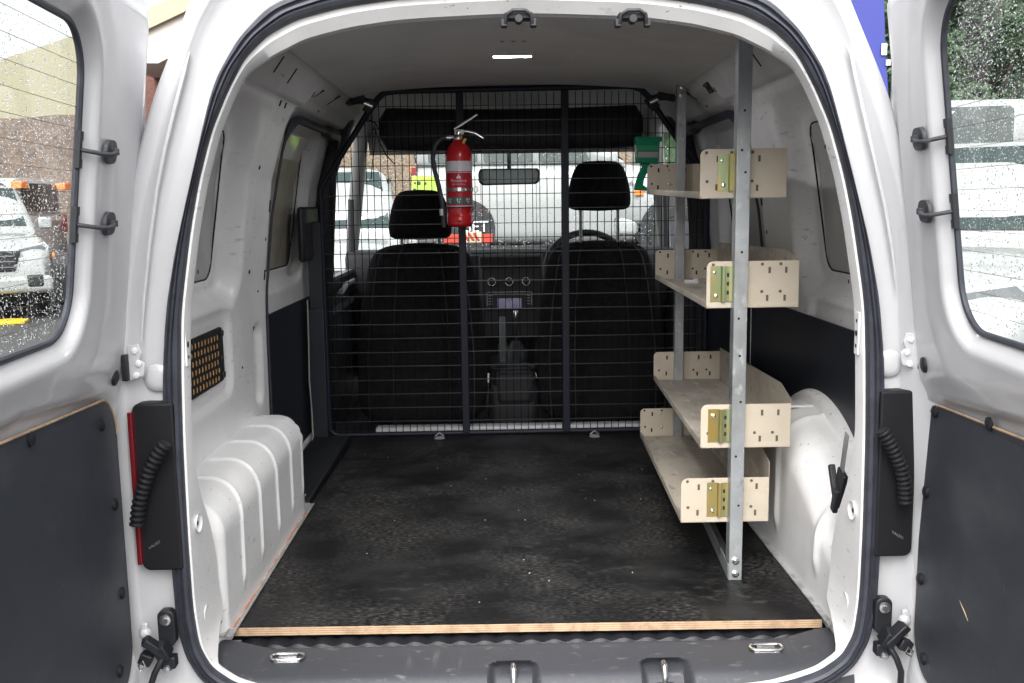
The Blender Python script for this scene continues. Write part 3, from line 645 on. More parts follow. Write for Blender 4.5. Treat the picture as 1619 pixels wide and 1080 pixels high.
    # rubber plug
    a,b=((.024,.549) if sg<0 else (.037,.551)); c=MB(); vs=[];k=20; nn=float(rel(np.array(a),np.array(b)))
    for rr,h in ((1.,.0),(.95,.004),(.6,.006),(.0,.006)): vs+=[Wd(a+.0135*rr*math.cos(2*PI*q/k),b+.0135*rr*math.sin(2*PI*q/k),nn+h) for q in range(k)]
    c.add(vs,[(u_*k+q,u_*k+(q+1)%k,(u_+1)*k+(q+1)%k,(u_+1)*k+q) for u_ in range(3) for q in range(k)]); c.build('rubber_plug',BLK,dr)
    # demister/grille connectors: oval foot, curved arm, clip on the glass edge
    for (a,b) in (((.127,.912),(.114,.805)) if sg<0 else ((.102,.917),(.102,.806))):
        c=MB(); pts=rrpts(-.026,.026,-.018,.018,.0175,6); vs=[Wd(a+x,b+z,-.001) for x,z in pts]+[Wd(a+x*.95,b+z*.95,.005) for x,z in pts]; k=len(pts)
        c.add(vs,[(i,(i+1)%k,(i+1)%k+k,i+k) for i in range(k)]+[tuple(range(k,2*k))])
        c.box(Wd(a,b,.008),(.010,.014,.010))
        gs=w0+.002
        P=[Wd(a+(gs-a)*t_,b+.0-.006*math.sin(t_*PI),.010+.004*math.sin(t_*PI)-.034*t_**3) for t_ in np.linspace(0,1,12)]
        c.tube(P,.0035,8)
        la=c.build('glass_strap_arm',DKGREY,dr,bevel=.001)
        c=MB(); vs=[];
        c.prism([(gs-.008,b-.026),(gs+.006,b-.026),(gs+.006,b+.026),(gs-.008,b+.026),(gs-.008,b+.014),(gs-.004,b+.012),(gs-.004,b-.012),(gs-.008,b-.014)],lambda x,z,d_:Wd(x,z,d_),-.030,-.022)
        c.build('glass_clip',BLK,la)
    if sg>0:
        textmesh('II III\nIIIIII',.007,lambda x,y,z:Wd(.415+0*sg+x*1,.665+y,-.0326) ,WLAB,dr,'glass_marking')
    # chips / scratches on the trim board
    return dr
make_door(-1); make_door(1)
# grass blades / scratches stuck on the boards
def doorpt(px,py,sg):
    ang=math.radians(5.3); hx0={-1:.70,1:.665}[sg]; v=CD+CR*(px-809.5)/1500-CU*(py-540)/1500
    lo,hi=.3,3.
    f=lambda t:((CP+t*v)[0]-sg*((hx0-.13*max(0,(CP+t*v)[2]-.5))-math.sin(ang)*(-.03-(CP+t*v)[1])/math.cos(ang)))
    for _ in range(50):
        m=(lo+hi)/2
        if f(lo)*f(m)<=0:hi=m
        else: lo=m
    p=CP+lo*v; return Vector(p)+Vector((-sg*-.010,0,0))
for sg,a,b_ in ((-1,(120,913),(102,936)),(-1,(34,895),(31,908)),(1,(1507,950),(1520,982))):
    p,q_=doorpt(*a,sg),doorpt(*b_,sg); g=MB(); m_=(p+q_)/2+Vector((0,0,.001)); g.tube([p,m_,q_],[.0003,.0011,.0004],5)
    tag(g.build('dry_grass_blade',mat('dry_grass',(.62,.55,.10) if sg<0 else (.55,.42,.28),.7)),
        {(120,913):'longer slanting yellow grass blade stuck to the dark board of the left door',(34,895):'short upright yellow grass blade stuck near the frame edge of the left door board',(1507,950):'tan straw fleck stuck to the dark board of the right door'}[a],'grass blade')

# ================================================================== cab
# shell
for sg in (-1,1):
    c=MB(); c.box((sg*.775,2.62,.20),(.05,1.25,.66)); c.build('front_door_card',CAB,van,bevel=.02)
c=MB(); c.box((0,2.5,-.12),(1.6,1.6,.04)); c.box((0,1.95,-.06),(1.5,.35,.05)); c.build('cab_floor',CAB,van)
for sg in (-1,1):
    c=MB(); c.tube([(sg*.745,1.99,-.05),(sg*.735,1.99,.5),(sg*.69,1.98,.95),(sg*.60,1.97,1.19)],[.05,.05,.04,.04],10); c.build('b_pillar',CAB,van)
for sg in (-1,1):
    c=MB(); c.tube([(sg*.60,2.0,1.185),(sg*.62,2.45,1.165),(sg*.66,2.70,1.08),(sg*.75,3.05,.78),(sg*.80,3.25,.58)],[.03,.03,.032,.035,.03],10)
    c.build('a_pillar',CABL,van); c=MB(); c.tube([(sg*.735,2.86,.86),(sg*.745,2.86,.54)],.014,8); c.build('quarter_light_bar',CAB,van)
# headliner of the cab
A=np.array([[(x,y,z) for x in np.linspace(-.62,.62,12)] for y,z in ((1.60,1.235),(1.8,1.235),(2.3,1.22),(2.55,1.18),(2.68,1.09),(2.70,1.055),(2.66,1.05))])
c=MB(); c.grid(A); c.build('cab_headliner',CABL,van)
A=np.array([[(x,y,z) for x in np.linspace(-.80,.80,12)] for y,z in ((1.6,1.30),(2.3,1.29),(2.68,1.13))]); c=MB(); c.grid(A); c.build('cab_roof_skin',WHITE,van)
# sides panels between B pillar and cargo wall
# windscreen
G=np.array([[(x,2.69+.58*t_-.06*(1-(x/.8)**2)*0+ .08*(1-(x/.75)**2),1.075-.50*t_) for x in np.linspace(-.76,.76,16)] for t_ in np.linspace(0,1,6)])
c=MB(); c.grid(G); ws=c.build('windscreen',WSCR,van)
dv=MB(); prof=[(1,0),(.9,.4),(.55,.7)]
for i in range(2600):
    x=random.uniform(-.72,.72); t_=random.random(); y=2.69+.58*t_+.08*(1-(x/.75)**2); z=1.075-.50*t_; r=.0018+.0025*random.random()**2
    if abs(x)<.68 and t_<.45 and random.random()<.5: continue
    nv=Vector((0,.65,.76)).normalized(); e1=Vector((1,0,0)); e2=nv.cross(e1); k=6; vs=[]; c0=Vector((x,y,z))+nv*.001
    for pr_,ph in prof:
        vs+=[c0+(e1*math.cos(2*PI*q/k)+e2*math.sin(2*PI*q/k))*r*pr_+nv*r*ph*.7 for q in range(k)]
    vs+=[c0+nv*r*.6,c0]
    dv.add(vs,[(u_*k+q,u_*k+(q+1)%k,(u_+1)*k+(q+1)%k,(u_+1)*k+q) for u_ in range(2) for q in range(k)]+[(2*k+q,2*k+(q+1)%k,3*k) for q in range(k)]+[((q+1)%k,q,3*k+1) for q in range(k)])
tag(dv.build('windscreen_raindrops',WATER,van),kind='stuff')
# bonnet / scuttle outside
A=np.array([[(x,y,z-.06*(x/.8)**2) for x in np.linspace(-.8,.8,10)] for y,z in ((3.30,.56),(3.45,.54),(3.8,.47),(4.1,.36),(4.25,.1))]); c=MB(); c.grid(A); c.build('bonnet',WHITE,van)
# dashboard
dash=empty('dashboard',parent=van)
c=MB(); prof=[(3.30,.585),(3.10,.615),(2.95,.622),(2.84,.615),(2.80,.59),(2.80,.50),(2.84,.40),(2.90,.30),(2.95,.20),(3.0,.0)]
A=np.array([[(x,y+.02*math.cos(x*4),z+(.03*math.exp(-((x-.36)/.2)**2) if z>.6 else 0)) for x in np.linspace(-.76,.76,40)] for y,z in prof]); c.grid(A); c.build('dash_moulding',CAB,dash,ang=50)
c=MB(); c.tube([(-.18,2.81,.612),(0,2.805,.614),(.17,2.81,.612)],.012,10); c.build('dash_edge_strip',CABL if 0 else mat('satin_grey_trim',(.13,.135,.14),.45),dash)  # thin grey strip along the top edge of the dash
c=MB(); c.box((.005,2.79,.40),(.30,.06,.40)); c.build('centre_stack',CAB,dash,bevel=.015)
for x0 in (-.075,.075):
    c=MB(); c.box((x0,2.752,.565),(.125,.012,.052)); v_=c.build('air_vent',HOLE,dash,bevel=.003)
    c=MB()
    for k in range(5): c.box((x0,2.745,.546+k*.0095),(.115,.008,.0025))
    c.build('vent_slats',CAB,v_)
for x0 in (-.085,-.005,.073):
    c=MB(); c.lathe([(.019,.012),(.020,.0),(.018,-.004),(.017,-.004),(.0165,.0)],(x0,2.752,.475),24,axis='y'); kn=c.build('knob_ring',STEEL,dash); c=MB(); c.lathe([(0,-.014),(.013,-.012),(.0155,0)],(x0,2.752,.475),20,axis='y'); c.build('heater_knob',BLK,kn)
c=MB(); c.box((-.005,2.756,.385),(.225,.010,.085)); rd=c.build('radio',BLK,dash,bevel=.003)
c=MB(); 
for x0 in (-.108,.098): c.box((x0,2.749,.395),(.004,.003,.06))
c.box((-.005,2.749,.427),(.20,.003,.003))
for k in range(4):
    for x0 in (-.092,.082): c.box((x0,2.749,.372+k*.013),(.018,.003,.004))
c.build('radio_trim',mat('dull_silver',(.22,.22,.23),.35,metal=.6),rd)
c=MB(); c.box((-.005,2.7495,.375),(.11,.002,.045)); c.build('radio_screen',mat('dim_screen',(.03,.03,.04),.15,emit=((.3,.28,.45),.10)),rd)
c=MB(); c.lathe([(.011,0),(.0135,-.001),(.0135,0)],(-.005,2.747,.40),20,axis='y'); c.build('radio_dial',STEEL,rd)
# cards on the screen
c=MB(); c.box((-.40,3.02,.905),(.13,.004,.15),rot=(-.55,0,.05)); cd=c.build('fluorescent_card',LIME,van)
c=MB(); 
for dx,dz,l in ((-.03,.03,.02),(-.01,.03,.03),(.02,.028,.02),(-.03,-.005,.03),(.01,-.01,.025),(-.02,-.04,.025),(.02,-.04,.02)): c.box((-.42+dx,3.016+dz*.6,.905+dz),(l*.5,.004,l*.6),rot=(-.55,0,.3))
c.build('card_markings',BLK,cd)
c=MB(); c.box((-.20,3.10,.662),(.24,.07,.006),rot=(.6,0,0)); cd2=c.build('red_sale_card',REDC,van); c=MB(); c.box((-.185,3.086,.668),(.10,.09,.006),rot=(.6,0,0)); c.build('cream_card_panel',CRC,cd2)
c=MB(); 
for k,dx in enumerate((-.02,.005,.03)): c.box((-.19+dx,3.078,.672),(.010,.06,.006),rot=(.6,.0,.5))
c.build('card_strokes',REDC,cd2)
# rear view mirror
c=MB(); pts=[(-.135,.925),(-.138,.965),(-.128,.985),(.13,.985),(.14,.965),(.135,.925),(.12,.915),(-.12,.912)]
c.prism(pts,lambda a,b_,d:(a,2.66+d,b_),0,.03); mr=c.build('rear_view_mirror',BLK,van,bevel=.008)
c=MB(); c.prism([(a*.93,.95+(b_-.95)*.82) for a,b_ in pts],lambda a,b_,d:(a,2.655+d,b_),0,.003); c.build('mirror_face',mat('dimmed_mirror',(.10,.115,.12),.12,metal=1),mr)  # face colour darkened to stand in for a dim reflection
c=MB(); c.tube([(0,2.68,.98),(0,2.72,1.04),(0,2.73,1.06)],.008,8); c.build('mirror_stalk',BLK,mr)
# steering wheel (right hand drive)
c=MB(); T=Matrix.Translation((.34,2.58,.53))@Matrix.Rotation(math.radians(65),4,'X')
c.tube([(.185*math.cos(a),.185*math.sin(a),0) for a in np.linspace(0,2*PI,41)[:-1]],.015,10,closed=True,T=T); c.box((0,0,0),(.36,.05,.02),T=T); c.box((0,-.08,0),(.05,.17,.02),T=T); c.lathe([(0,.02),(.06,.015),(.065,-.03)],T=T); c.build('steering_wheel',BLK,van)
# door grab handles / trims seen left
c=MB(); c.tube([(-.72,2.35,.46),(-.70,2.42,.50),(-.70,2.62,.50),(-.72,2.7,.46)],.012,8); c.box((-.738,2.5,.40),(.02,.6,.02)); c.box((-.738,2.5,.535),(.03,.9,.015)); c.build('door_grab',mat('mid_grey_plastic',(.10,.10,.105),.4),van)
# exterior mirror beyond the left window
for sg in (-1,1):
    c=MB(); c.box((sg*.93,2.85,.66),(.17,.10,.22)); em=c.build('exterior_mirror',BLK,van,bevel=.035,segs=4)
    c=MB(); c.box((sg*.93,2.797,.66),(.14,.004,.18)); c.build('mirror_glass',mat('side_mirror_silver',(.6,.66,.64),.05,metal=1),em,bevel=.001)
# console
c=MB(); c.box((.0,2.45,.02),(.20,.75,.22)); c.box((.005,2.20,.10),(.17,.26,.14)); c.build('centre_console',CAB,van,bevel=.03,segs=3)
c=MB(); c.box((-.04,2.33,.26),(.032,.30,.034),rot=(.55,0,0)); c.box((-.04,2.33,.2),(.04,.12,.09)); c.build('handbrake',mat('grey_grip',(.075,.085,.08),.5),van,bevel=.010,segs=3)
c=MB(); c.tube([(.02,2.62,.15),(.02,2.60,.31)],.006,8); c.lathe([(0,.03),(.013,.026),(.017,.012),(.013,-.01),(.006,-.03)],(.02,2.60,.33)); c.build('gear_lever',STEEL,van)
c=MB(); c.lathe([(.07,0),(.055,.03),(.02,.09)],(.02,2.62,.13),16); c.build('gear_gaiter',BLK,van)
c=MB(); c.tube([(.09*math.cos(a),2.16+.05*math.sin(a),.172) for a in np.linspace(0,2*PI,25)[:-1]],.006,8,closed=True); c.build('cup_ring',CAB,van)

# --- seats
def seat(x0,hz,name_label):
    st=empty('front_seat',parent=van); st['label']=name_label
    # backrest as lofted superellipse sections
    secs=[(-.06,.255,.075),(.08,.262,.080),(.25,.262,.080),(.42,.245,.075),(.55,.222,.068),(.62,.205,.058),(.655,.175,.045),(.672,.12,.028),(.678,.03,.01)]
    vs=[];k=40
    for z,hw,hd in secs:
        yc=2.16+.14*(z-.1)
        for q in range(k):
            a=2*PI*q/k; ca,sa=math.cos(a),math.sin(a); e=.55
            vs.append((x0+hw*abs(ca)**e*(1 if ca>0 else -1),yc+hd*abs(sa)**e*(1 if sa>0 else -1),z))
    b_=MB(); b_.add(vs,[(i*k+q,i*k+(q+1)%k,(i+1)*k+(q+1)%k,(i+1)*k+q) for i in range(len(secs)-1) for q in range(k)]+[tuple(range(k)),tuple((len(secs)-1)*k+q for q in range(k))])
    bk_=b_.build('backrest',CLOTH,st,subsurf=1)
    for f_ in (.80,.42):
        b_=MB(); P=[]
        for z,hw,hd in secs[:-2]: P.append((x0-hw*f_,2.16+.14*(z-.1)-hd*1.0,z))
        P+= [(x0,2.16+.14*(.55)-.040,.655 if f_>.5 else .60)]
        for z,hw,hd in secs[:-2][::-1]: P.append((x0+hw*f_,2.16+.14*(z-.1)-hd*1.0,z))
        b_.tube(resample(P,60,closed=False).tolist(),.0030,6); b_.build('seam_piping',BLK,bk_)
    b_=MB(); b_.box((x0,2.45,.13),(.50,.50,.16)); b_.build('seat_cushion',CLOTH,st,bevel=.04,segs=4)
    secs=[(0,.112,.045),(.02,.128,.055),(.08,.126,.060),(.15,.108,.055),(.185,.090,.045),(.20,.06,.02)]
    vs=[]
    for z,hw,hd in secs:
        for q in range(k):
            a=2*PI*q/k; ca,sa=math.cos(a),math.sin(a); e=.6
            vs.append((x0+hw*abs(ca)**e*(1 if ca>0 else -1),2.23+hd*abs(sa)**e*(1 if sa>0 else -1),hz+z))
    b_=MB(); b_.add(vs,[(i*k+q,i*k+(q+1)%k,(i+1)*k+(q+1)%k,(i+1)*k+q) for i in range(len(secs)-1) for q in range(k)]+[tuple(range(k))[::-1],tuple((len(secs)-1)*k+q for q in range(k))])
    hd_=b_.build('headrest',CLOTH,st,subsurf=1)
    b_=MB()
    for dx in (-.075,.075): b_.tube([(x0+dx,2.23,hz+.03),(x0+dx,2.22,.64)],.0065,8)
    b_.build('headrest_posts',GALV,hd_)
seat(-.365,.690,'left front seat with its headrest pushed down'); seat(.355,.795,'right front seat with its headrest raised')

# white step tube below the barrier
c=MB(); c.box((0,1.79,.012),(1.02,.05,.030)); c.build('floor_cross_member',WHITE,van,bevel=.006)
for px,py in ((695,692),(940,689)):
    p=at(px,py,2,.004); c=MB(); c.lathe([(0,.008),(.012,.006),(.016,.002),(.020,0)],(p[0],p[1],.002),14); c.tube([(p[0]-.016,p[1],.010),(p[0],p[1],.022),(p[0]+.016,p[1],.010)],.003,6); c.build('floor_eye_bolt',GALV,van)
# cables along left side
c=MB(); pts=[at(a,b_,0,-.725) for a,b_ in ((486,474),(488,540),(489,600),(493,650),(495,690),(490,712),(480,728))]; c.tube(resample([tuple(p) for p in pts],30,closed=False).tolist(),.0028,6); c.build('white_cable',mat('cable_white',(.4,.4,.38),.5),van)

# ================================================================== plywood floor
ply=MB(); y0=.172
top=[(-.590,y0+.006),(.580,y0-.008),(.585,.95),(.60,1.0),(.60,1.745),(-.575,1.745),(-.590,.96)]
ply.prism(top,lambda a,b_,d:(a,b_,d),-.0005,0.0,0)
N0=len(ply.m)
lay=[(-.0005,-.004,1),(-.004,-.0048,2),(-.0048,-.0085,1),(-.0085,-.0093,2),(-.0093,-.013,1),(-.013,-.0138,2),(-.0138,-.0175,1)]
for a_,b_,m_ in lay: ply.prism(top,lambda a,b,d:(a,b,d),b_,a_-.00005,m_)
pf=ply.build('plywood_floor',[PLY,TAN,mat('ply_glue_line',(.20,.11,.06),.7)],smooth=False)
tag(pf,'scuffed black plywood sheet with raw layered front edge lying on the van floor','floor board')
db=MB()
for px,py in ((613,723),(768,757),(841,774),(577,718),(624,823),(767,822),(926,788),(940,791),(1013,789),(580,875),(758,952),(868,918),(837,906),(828,885),(820,807),(830,822),(713,768),(692,740),(640,700),(1015,742),(915,750),(1000,905)):
    p=at(px,py,2,.001); r=random.uniform(.0008,.0021); vs=[(p[0]+r*random.uniform(.6,1.6)*math.cos(a),p[1]+r*random.uniform(.6,2.4)*math.sin(a),z) for z in (.0003,.0014) for a in np.linspace(0,2*PI,6)[:-1]]
    db.add(vs,[(0,1,2,3,4),(9,8,7,6,5)]+[(i,(i+1)%5,(i+1)%5+5,i+5) for i in range(5)])
tag(db.build('wood_chips',mat('pale_crumb',(.34,.32,.26),.8),smooth=False),kind='stuff')

# ================================================================== cargo barrier
cb=empty('cargo_barrier',(0,1.75,0)); cb.location=(0,0,0)
tag(cb,'black wire mesh cargo barrier standing between the seats and the load bay','cargo barrier')
YB=1.75
outl=[(-.672,.02),(-.672,.5),(-.672,.89),(-.470,1.185),(-.44,1.212),(-.40,1.218),(.40,1.226),(.445,1.22),(.475,1.19),(.685,.89),(.685,.5),(.685,.02)]
fr=MB(); P=resample(outl,120,closed=False); fr.tube([(p[0],YB,p[1]) for p in P],.0105,10)
fr.tube([(-.672,YB,.03),(-.66,YB,.012),(-.64,YB,.006),(.64,YB,.010),(.67,YB,.016),(.685,YB,.035)],.0095,10); fr.build('frame',BLUEBLK,cb)
for x0,x1 in ((-.180,-.177),(.188,.180)):
    u_=MB(); u_.box(((x0+x1)/2,YB-.012,.612),(.026,.014,1.20)); u_.build('upright',BLUEBLK,cb,bevel=.002)
u_=MB(); u_.box((-.705,YB-.01,.22),(.06,.02,.50)); u_.box((-.70,YB-.005,.60),(.05,.012,.35)); u_.build('side_closing_plate',TRIM2,cb,bevel=.003)
def width_at(z): 
    if z<.89: return -.672,.685
    t_=(z-.89)/(1.20-.89); return -.672+.212*t_,.685-.215*t_
wm=MB()
def wire(a,b_,r=.0018,y=YB):
    wm.tube([a,((a[0]+b_[0])/2,a[1],(a[2]+b_[2])/2),b_],r,4,cap=False)
x=-.66
while x<.68:
    zt=1.21
    if x<-.45: zt=.89+(x+.672)/.212*.31
    if x>.465: zt=.89+(.685-x)/.215*.31
    dx=(noise.noise(Vector((x*9,0,0)))*.002)
    wire((x+dx,YB-.001,.012),(x-dx,YB-.001,min(zt,1.215))); x+=.0252
z=.055
while z<1.20:
    a,b_=width_at(z); wm.tube([(xx,YB-.0035,z+.0015*noise.noise(Vector((xx*5,z*9,1)))) for xx in np.linspace(a,b_,14)],.0020,4,cap=False,mi=1); z+=.0505
wm.build('wire_mesh',[WIRE,mat('lit_cross_wire',(.022,.022,.026),.35)],cb)  # level wires get a paler colour for the light they catch
for sg in (-1,1):
    s_=MB(); s_.tube([(sg*.475,YB-.005,1.175),(sg*.50,YB-.02,1.185),(sg*.545,1.60,1.17)],.012,8); s_.box((sg*.485,YB-.02,1.165),(.05,.03,.03),rot=(0,sg*.9,0)); s_.box((sg*.525,1.66,1.178),(.05,.06,.022),rot=(0,sg*.3,-sg*.6))
    sb=s_.build('clamp_strap',BLK,cb,bevel=.003)
    s_=MB(); s_.cyl((sg*.505,YB-.04,1.178),(sg*.475,YB-.035,1.165),.009,12); s_.cyl((sg*.548,1.58,1.172),(sg*.566,1.55,1.17),.006,10); s_.build('clamp_bolt',STEEL,sb)
# cable ties hanging on the mesh
s_=MB(); s_.tube([(-.475,1.735,1.10),(-.46,1.733,1.05),(-.435,1.73,1.00),(-.405,1.725,.968)],.0022,6); s_.tube([(-.47,1.735,1.09),(-.475,1.733,1.03),(-.485,1.73,.97),(-.49,1.728,.92)],.0018,6); s_.tube([(-.49,1.74,1.12),(-.47,1.73,1.11),(-.46,1.735,1.09),(-.48,1.74,1.09)],.003,6); s_.build('cable_tie',BLK,cb)
s_=MB()
for i in range(9): s_.cyl((-.182,YB-.021,.12+i*.125),(-.182,YB-.018,.12+i*.125),.005,10); s_.cyl((.184,YB-.021,.12+i*.125),(.184,YB-.018,.12+i*.125),.005,10)
s_.build('upright_bolts',BLUEBLK,cb)

# rolled load cover behind the mesh
rc=MB(); xs=np.linspace(-.475,.478,40); vs=[];k=20
for i,x in enumerate(xs):
    e=min(1,(min(x+.475,.478-x)+.004)/.035); e=math.sqrt(max(.05,1-(1-e)**2))
    for q in range(k):
        a=2*PI*q/k; r1=.040*e*(1+.06*math.sin(x*14)); vs.append((x,1.90+r1*math.cos(a),1.105+.075*e*math.sin(a)*(1.0+.0*x)-.012*math.cos(x*3)))
rc.add(vs,[(i*k+q,i*k+(q+1)%k,(i+1)*k+(q+1)%k,(i+1)*k+q) for i in range(39) for q in range(k)]+[tuple(range(k)),tuple(39*k+q for q in range(k))])
tag(rc.build('rolled_cover',mat('charcoal_vinyl',(.022,.022,.022),.7,bump=.4,bscale=80)),'long charcoal fabric roll lying level under the cab roof behind the mesh','rolled cover')

# ================================================================== fire extinguisher
fe=empty('fire_extinguisher',(-.183,1.675,.75)); fe.location=(0,0,0)
tag(fe,'red fire extinguisher with black hose strapped to the upright of the mesh barrier','fire extinguisher')
EX,EY,EZ=-.183,1.682,.752; RR=.0455
e=MB(); e.lathe([(0,.0),(.035,.0),(.042,.004),(RR,.014),(RR,.04),(.0435,.044),(.0435,.048),(RR,.052),(RR,.235),(.044,.252),(.038,.268),(.028,.280),(.020,.286),(.017,.296),(0,.296)],(EX,EY,EZ),40)
e.build('cylinder',RED,fe,ang=60)
def shell(name,z0,z1,a0,a1,m,off,par=fe):
    s_=MB(); n=30; aa=np.linspace(a0,a1,n); A=np.array([[(EX+(RR+off)*math.sin(a),EY-(RR+off)*math.cos(a),EZ+z) for a in aa] for z in np.linspace(z0,z1,3)]); s_.grid(A); return s_.build(name,m,par)
shell('white_band',.188,.222,-PI,PI,WLAB,.0006)
lb=shell('label',.072,.186,-1.35,1.35,mat('label_red',(.50,.018,.03),.35),.0006)
shell('label_border',.070,.0725,-1.3,1.3,WLAB,.0009,lb); shell('label_border',.183,.1855,-1.3,1.3,WLAB,.0009,lb)
def wrap(u,v_,h=.0012): a=u/RR; return (EX+(RR+h)*math.sin(a),EY-(RR+h)*math.cos(a),EZ+v_)
for s_,sz,zz in (('FlameStop',.0135,.152),('DRY CHEMICAL',.0065,.142),('POWDER FIRE EXTINGUISHER',.0038,.120)):
    textmesh(s_,sz,lambda x,y,z,zz=zz:wrap(x,zz+y),WLAB,lb,'label_text')
s_=MB(); s_.add([wrap(a,b_) for a,b_ in ((-.006,.163),(-.008,.168),(-.003,.172),(0,.180),(.003,.173),(.008,.168),(.006,.163))],[(0,1,2,3,4,5,6)]); s_.build('flame_emblem',WLAB,lb,smooth=False)
for k in range(3):
    a=-.72+k*.72; shell('class_panel',.078,.101,a-.32,a+.32,TEAL,.0010,lb)
    s_=MB(); u=a*RR
    for pts in ((-.008,.097,-.002,.097,-.006,.082),(.001,.095,.007,.097,.003,.088),(-.003,.088,.004,.086,.0,.080)):
        s_.add([wrap(u+pts[i],pts[i+1],.0016) for i in (0,2,4)],[(0,1,2)])
    s_.build('class_pictogram',WLAB,lb,smooth=False)
for z in (.127,.066): 
    s_=MB(); s_.lathe([(RR+.0005,-.006 if z>.1 else -.002),(RR+.0022,-.005 if z>.1 else -.0015),(RR+.0022,.005 if z>.1 else .0015),(RR+.0005,.006 if z>.1 else .002)],(EX,EY,EZ+z),36); st_=s_.build('retaining_band',STEEL if z>.1 else BLK,fe)
s_=MB(); s_.box((EX+.002,EY-RR-.004,EZ+.127),(.016,.008,.016)); s_.box((EX+.024,EY-RR+.004,EZ+.127),(.005,.008,.014)); s_.box((EX+.056,EY+.012,EZ+.127),(.012,.012,.020)); s_.build('band_buckle',STEEL,fe,bevel=.002)
s_=MB(); s_.box((EX,EY+.049,EZ+.13),(.03,.006,.24)); s_.tube([(EX-.048,EY,EZ+.02),(EX,EY-.050,EZ+.02),(EX+.048,EY,EZ+.02),(EX+.045,EY+.04,EZ+.02)],.002,6); s_.build('wall_bracket',BLK,fe)
s_=MB(); s_.lathe([(.016,.290),(.018,.296),(.018,.305),(.013,.308),(.013,.322),(.010,.326),(0,.326)],(EX,EY,EZ),20); s_.box((EX+.004,EY,EZ+.320),(.034,.020,.018)); s_.cyl((EX,EY,EZ+.305),(EX-.032,EY,EZ+.303),.0065,12); s_.cyl((EX-.022,EY,EZ+.303),(EX-.042,EY,EZ+.303),.009,14); s_.build('valve',BRASS,fe,bevel=.002)
s_=MB(); s_.tube([(EX-.014,EY,EZ+.330),(EX+.010,EY,EZ+.344),(EX+.040,EY,EZ+.362),(EX+.066,EY,EZ+.378)],[.005,.0065,.0055,.0045],10); s_.tube([(EX,EY,EZ+.322),(EX+.030,EY,EZ+.323),(EX+.058,EY,EZ+.316),(EX+.086,EY,EZ+.298)],[.006,.006,.005,.004],10); s_.build('squeeze_handle',BRASS,fe)
s_=MB(); P=[(EX-.040,EY,EZ+.303),(EX-.060,EY-.002,EZ+.298),(EX-.080,EY-.006,EZ+.275),(EX-.088,EY-.008,EZ+.235),(EX-.082,EY-.010,EZ+.19),(EX-.070,EY-.012,EZ+.14),(EX-.060,EY-.014,EZ+.09),(EX-.056,EY-.015,EZ+.05),(EX-.055,EY-.015,EZ+.0)]
s_.tube(resample(P,40,closed=False).tolist(),.0082,12); s_.build('hose',RUB,fe)
s_=MB(); s_.cyl((EX-.060,EY-.014,EZ+.062),(EX-.059,EY-.014,EZ+.040),.0095,14); s_.build('hose_ferrule',WLAB,fe)
s_=MB(); s_.cyl((EX+.008,EY-.016,EZ+.296),(EX+.016,EY-.018,EZ+.318),.002,6); s_.box((EX+.020,EY-.018,EZ+.288),(.008,.003,.022),rot=(0,.5,0)); s_.build('safety_tag',mat('yellow_tag',(.65,.50,.05),.5),fe)
# --- green holder
gh=empty('green_holder',(.47,1.72,1.0)); gh.location=(0,0,0)
tag(gh,'green plastic holder box with angled foot hooked on the mesh beside the shelves','holder')
def G3(px,py,y=1.715): return at(px,py,1,y)
c=(G3(1006,217),G3(1044,217),G3(1042,258),G3(1009,258))
def poly3(mb,pix,y0,y1,mi=0):
    pts=[(G3(a,b_,y0)[0],G3(a,b_,y0)[2]) for a,b_ in pix]; mb.prism(pts,lambda a,b_,d:(a,d,b_),y0,y1,mi)
g=MB(); poly3(g,[(1005,216),(1047,216),(1047,223),(1043,225),(1041,259),(1008,257),(1006,225)],1.68,1.735); g.build('holder_box',GREEN,gh,bevel=.002)
g=MB(); poly3(g,[(1008,230),(1040,230),(1040,238),(1008,238)],1.677,1.681); g.build('pale_green_strip',GREENL,gh)
g=MB(); poly3(g,[(1009,240),(1041,240),(1040,249),(1009,249)],1.677,1.681); g.build('white_label',mat('dull_label',(.50,.48,.47),.5),gh)
g=MB(); poly3(g,[(1014,257),(1029,257),(1025,270),(1018,285),(1017,293),(1027,299),(1028,302),(1004,301),(1004,295),(1010,275),(1016,264)],1.695,1.72); g.build('holder_foot',GREEN,gh,bevel=.002)

# ================================================================== shelving rack
rk=empty('shelving_rack'); tag(rk,'galvanised shelving rack with four beige metal trays standing along the right wall','shelving rack')
# front post: channel, web to the camera
def channel(x,y,z0,z1,w_,d_,name,par):
    c=MB(); t_=.0025
    c.box((x,y,(z0+z1)/2),(w_,t_,z1-z0)); c.box((x-w_/2+t_/2,y+d_/2+t_/2,(z0+z1)/2),(t_,d_,z1-z0)); c.box((x+w_/2-t_/2,y+d_/2+t_/2,(z0+z1)/2),(t_,d_,z1-z0))
    return c.build(name,GALV,par,bevel=.0008)
p1=channel(.457,.37,-.0,1.192,.0285,.028,'front_post',rk)
p2=channel(.525,1.40,.03,1.192,.027,.028,'rear_post',rk)
for (x,y,zs_,par) in ((.457,.3685,(1.165,.045,.015),p1),(.525,1.3985,(1.18,1.155),p2)):
    for z in zs_:
        c=MB(); c.lathe([(0,-.006),(.0035,-.006),(.006,-.003),(.0085,-.002),(.0085,0)],(x,y,z),14,axis='y'); c.build('bolt_head',STEEL,par)
c=MB()
for z in (1.01,.885,.93,.58,.50,.28,.17,.72,.40): c.lathe([(0,0),(.0028,0)],(.457+random.choice((-.004,.004,0)),.3684,z),10,axis='y')
c.build('post_holes',HOLE,p1)
c=MB(); c.box((.4725,.372,1.185),(.05,.03,.006)) ; c.box((.458,.388,1.192),(.028,.04,.004)); c.build('post_top_foot',GALV,rk,bevel=.001)
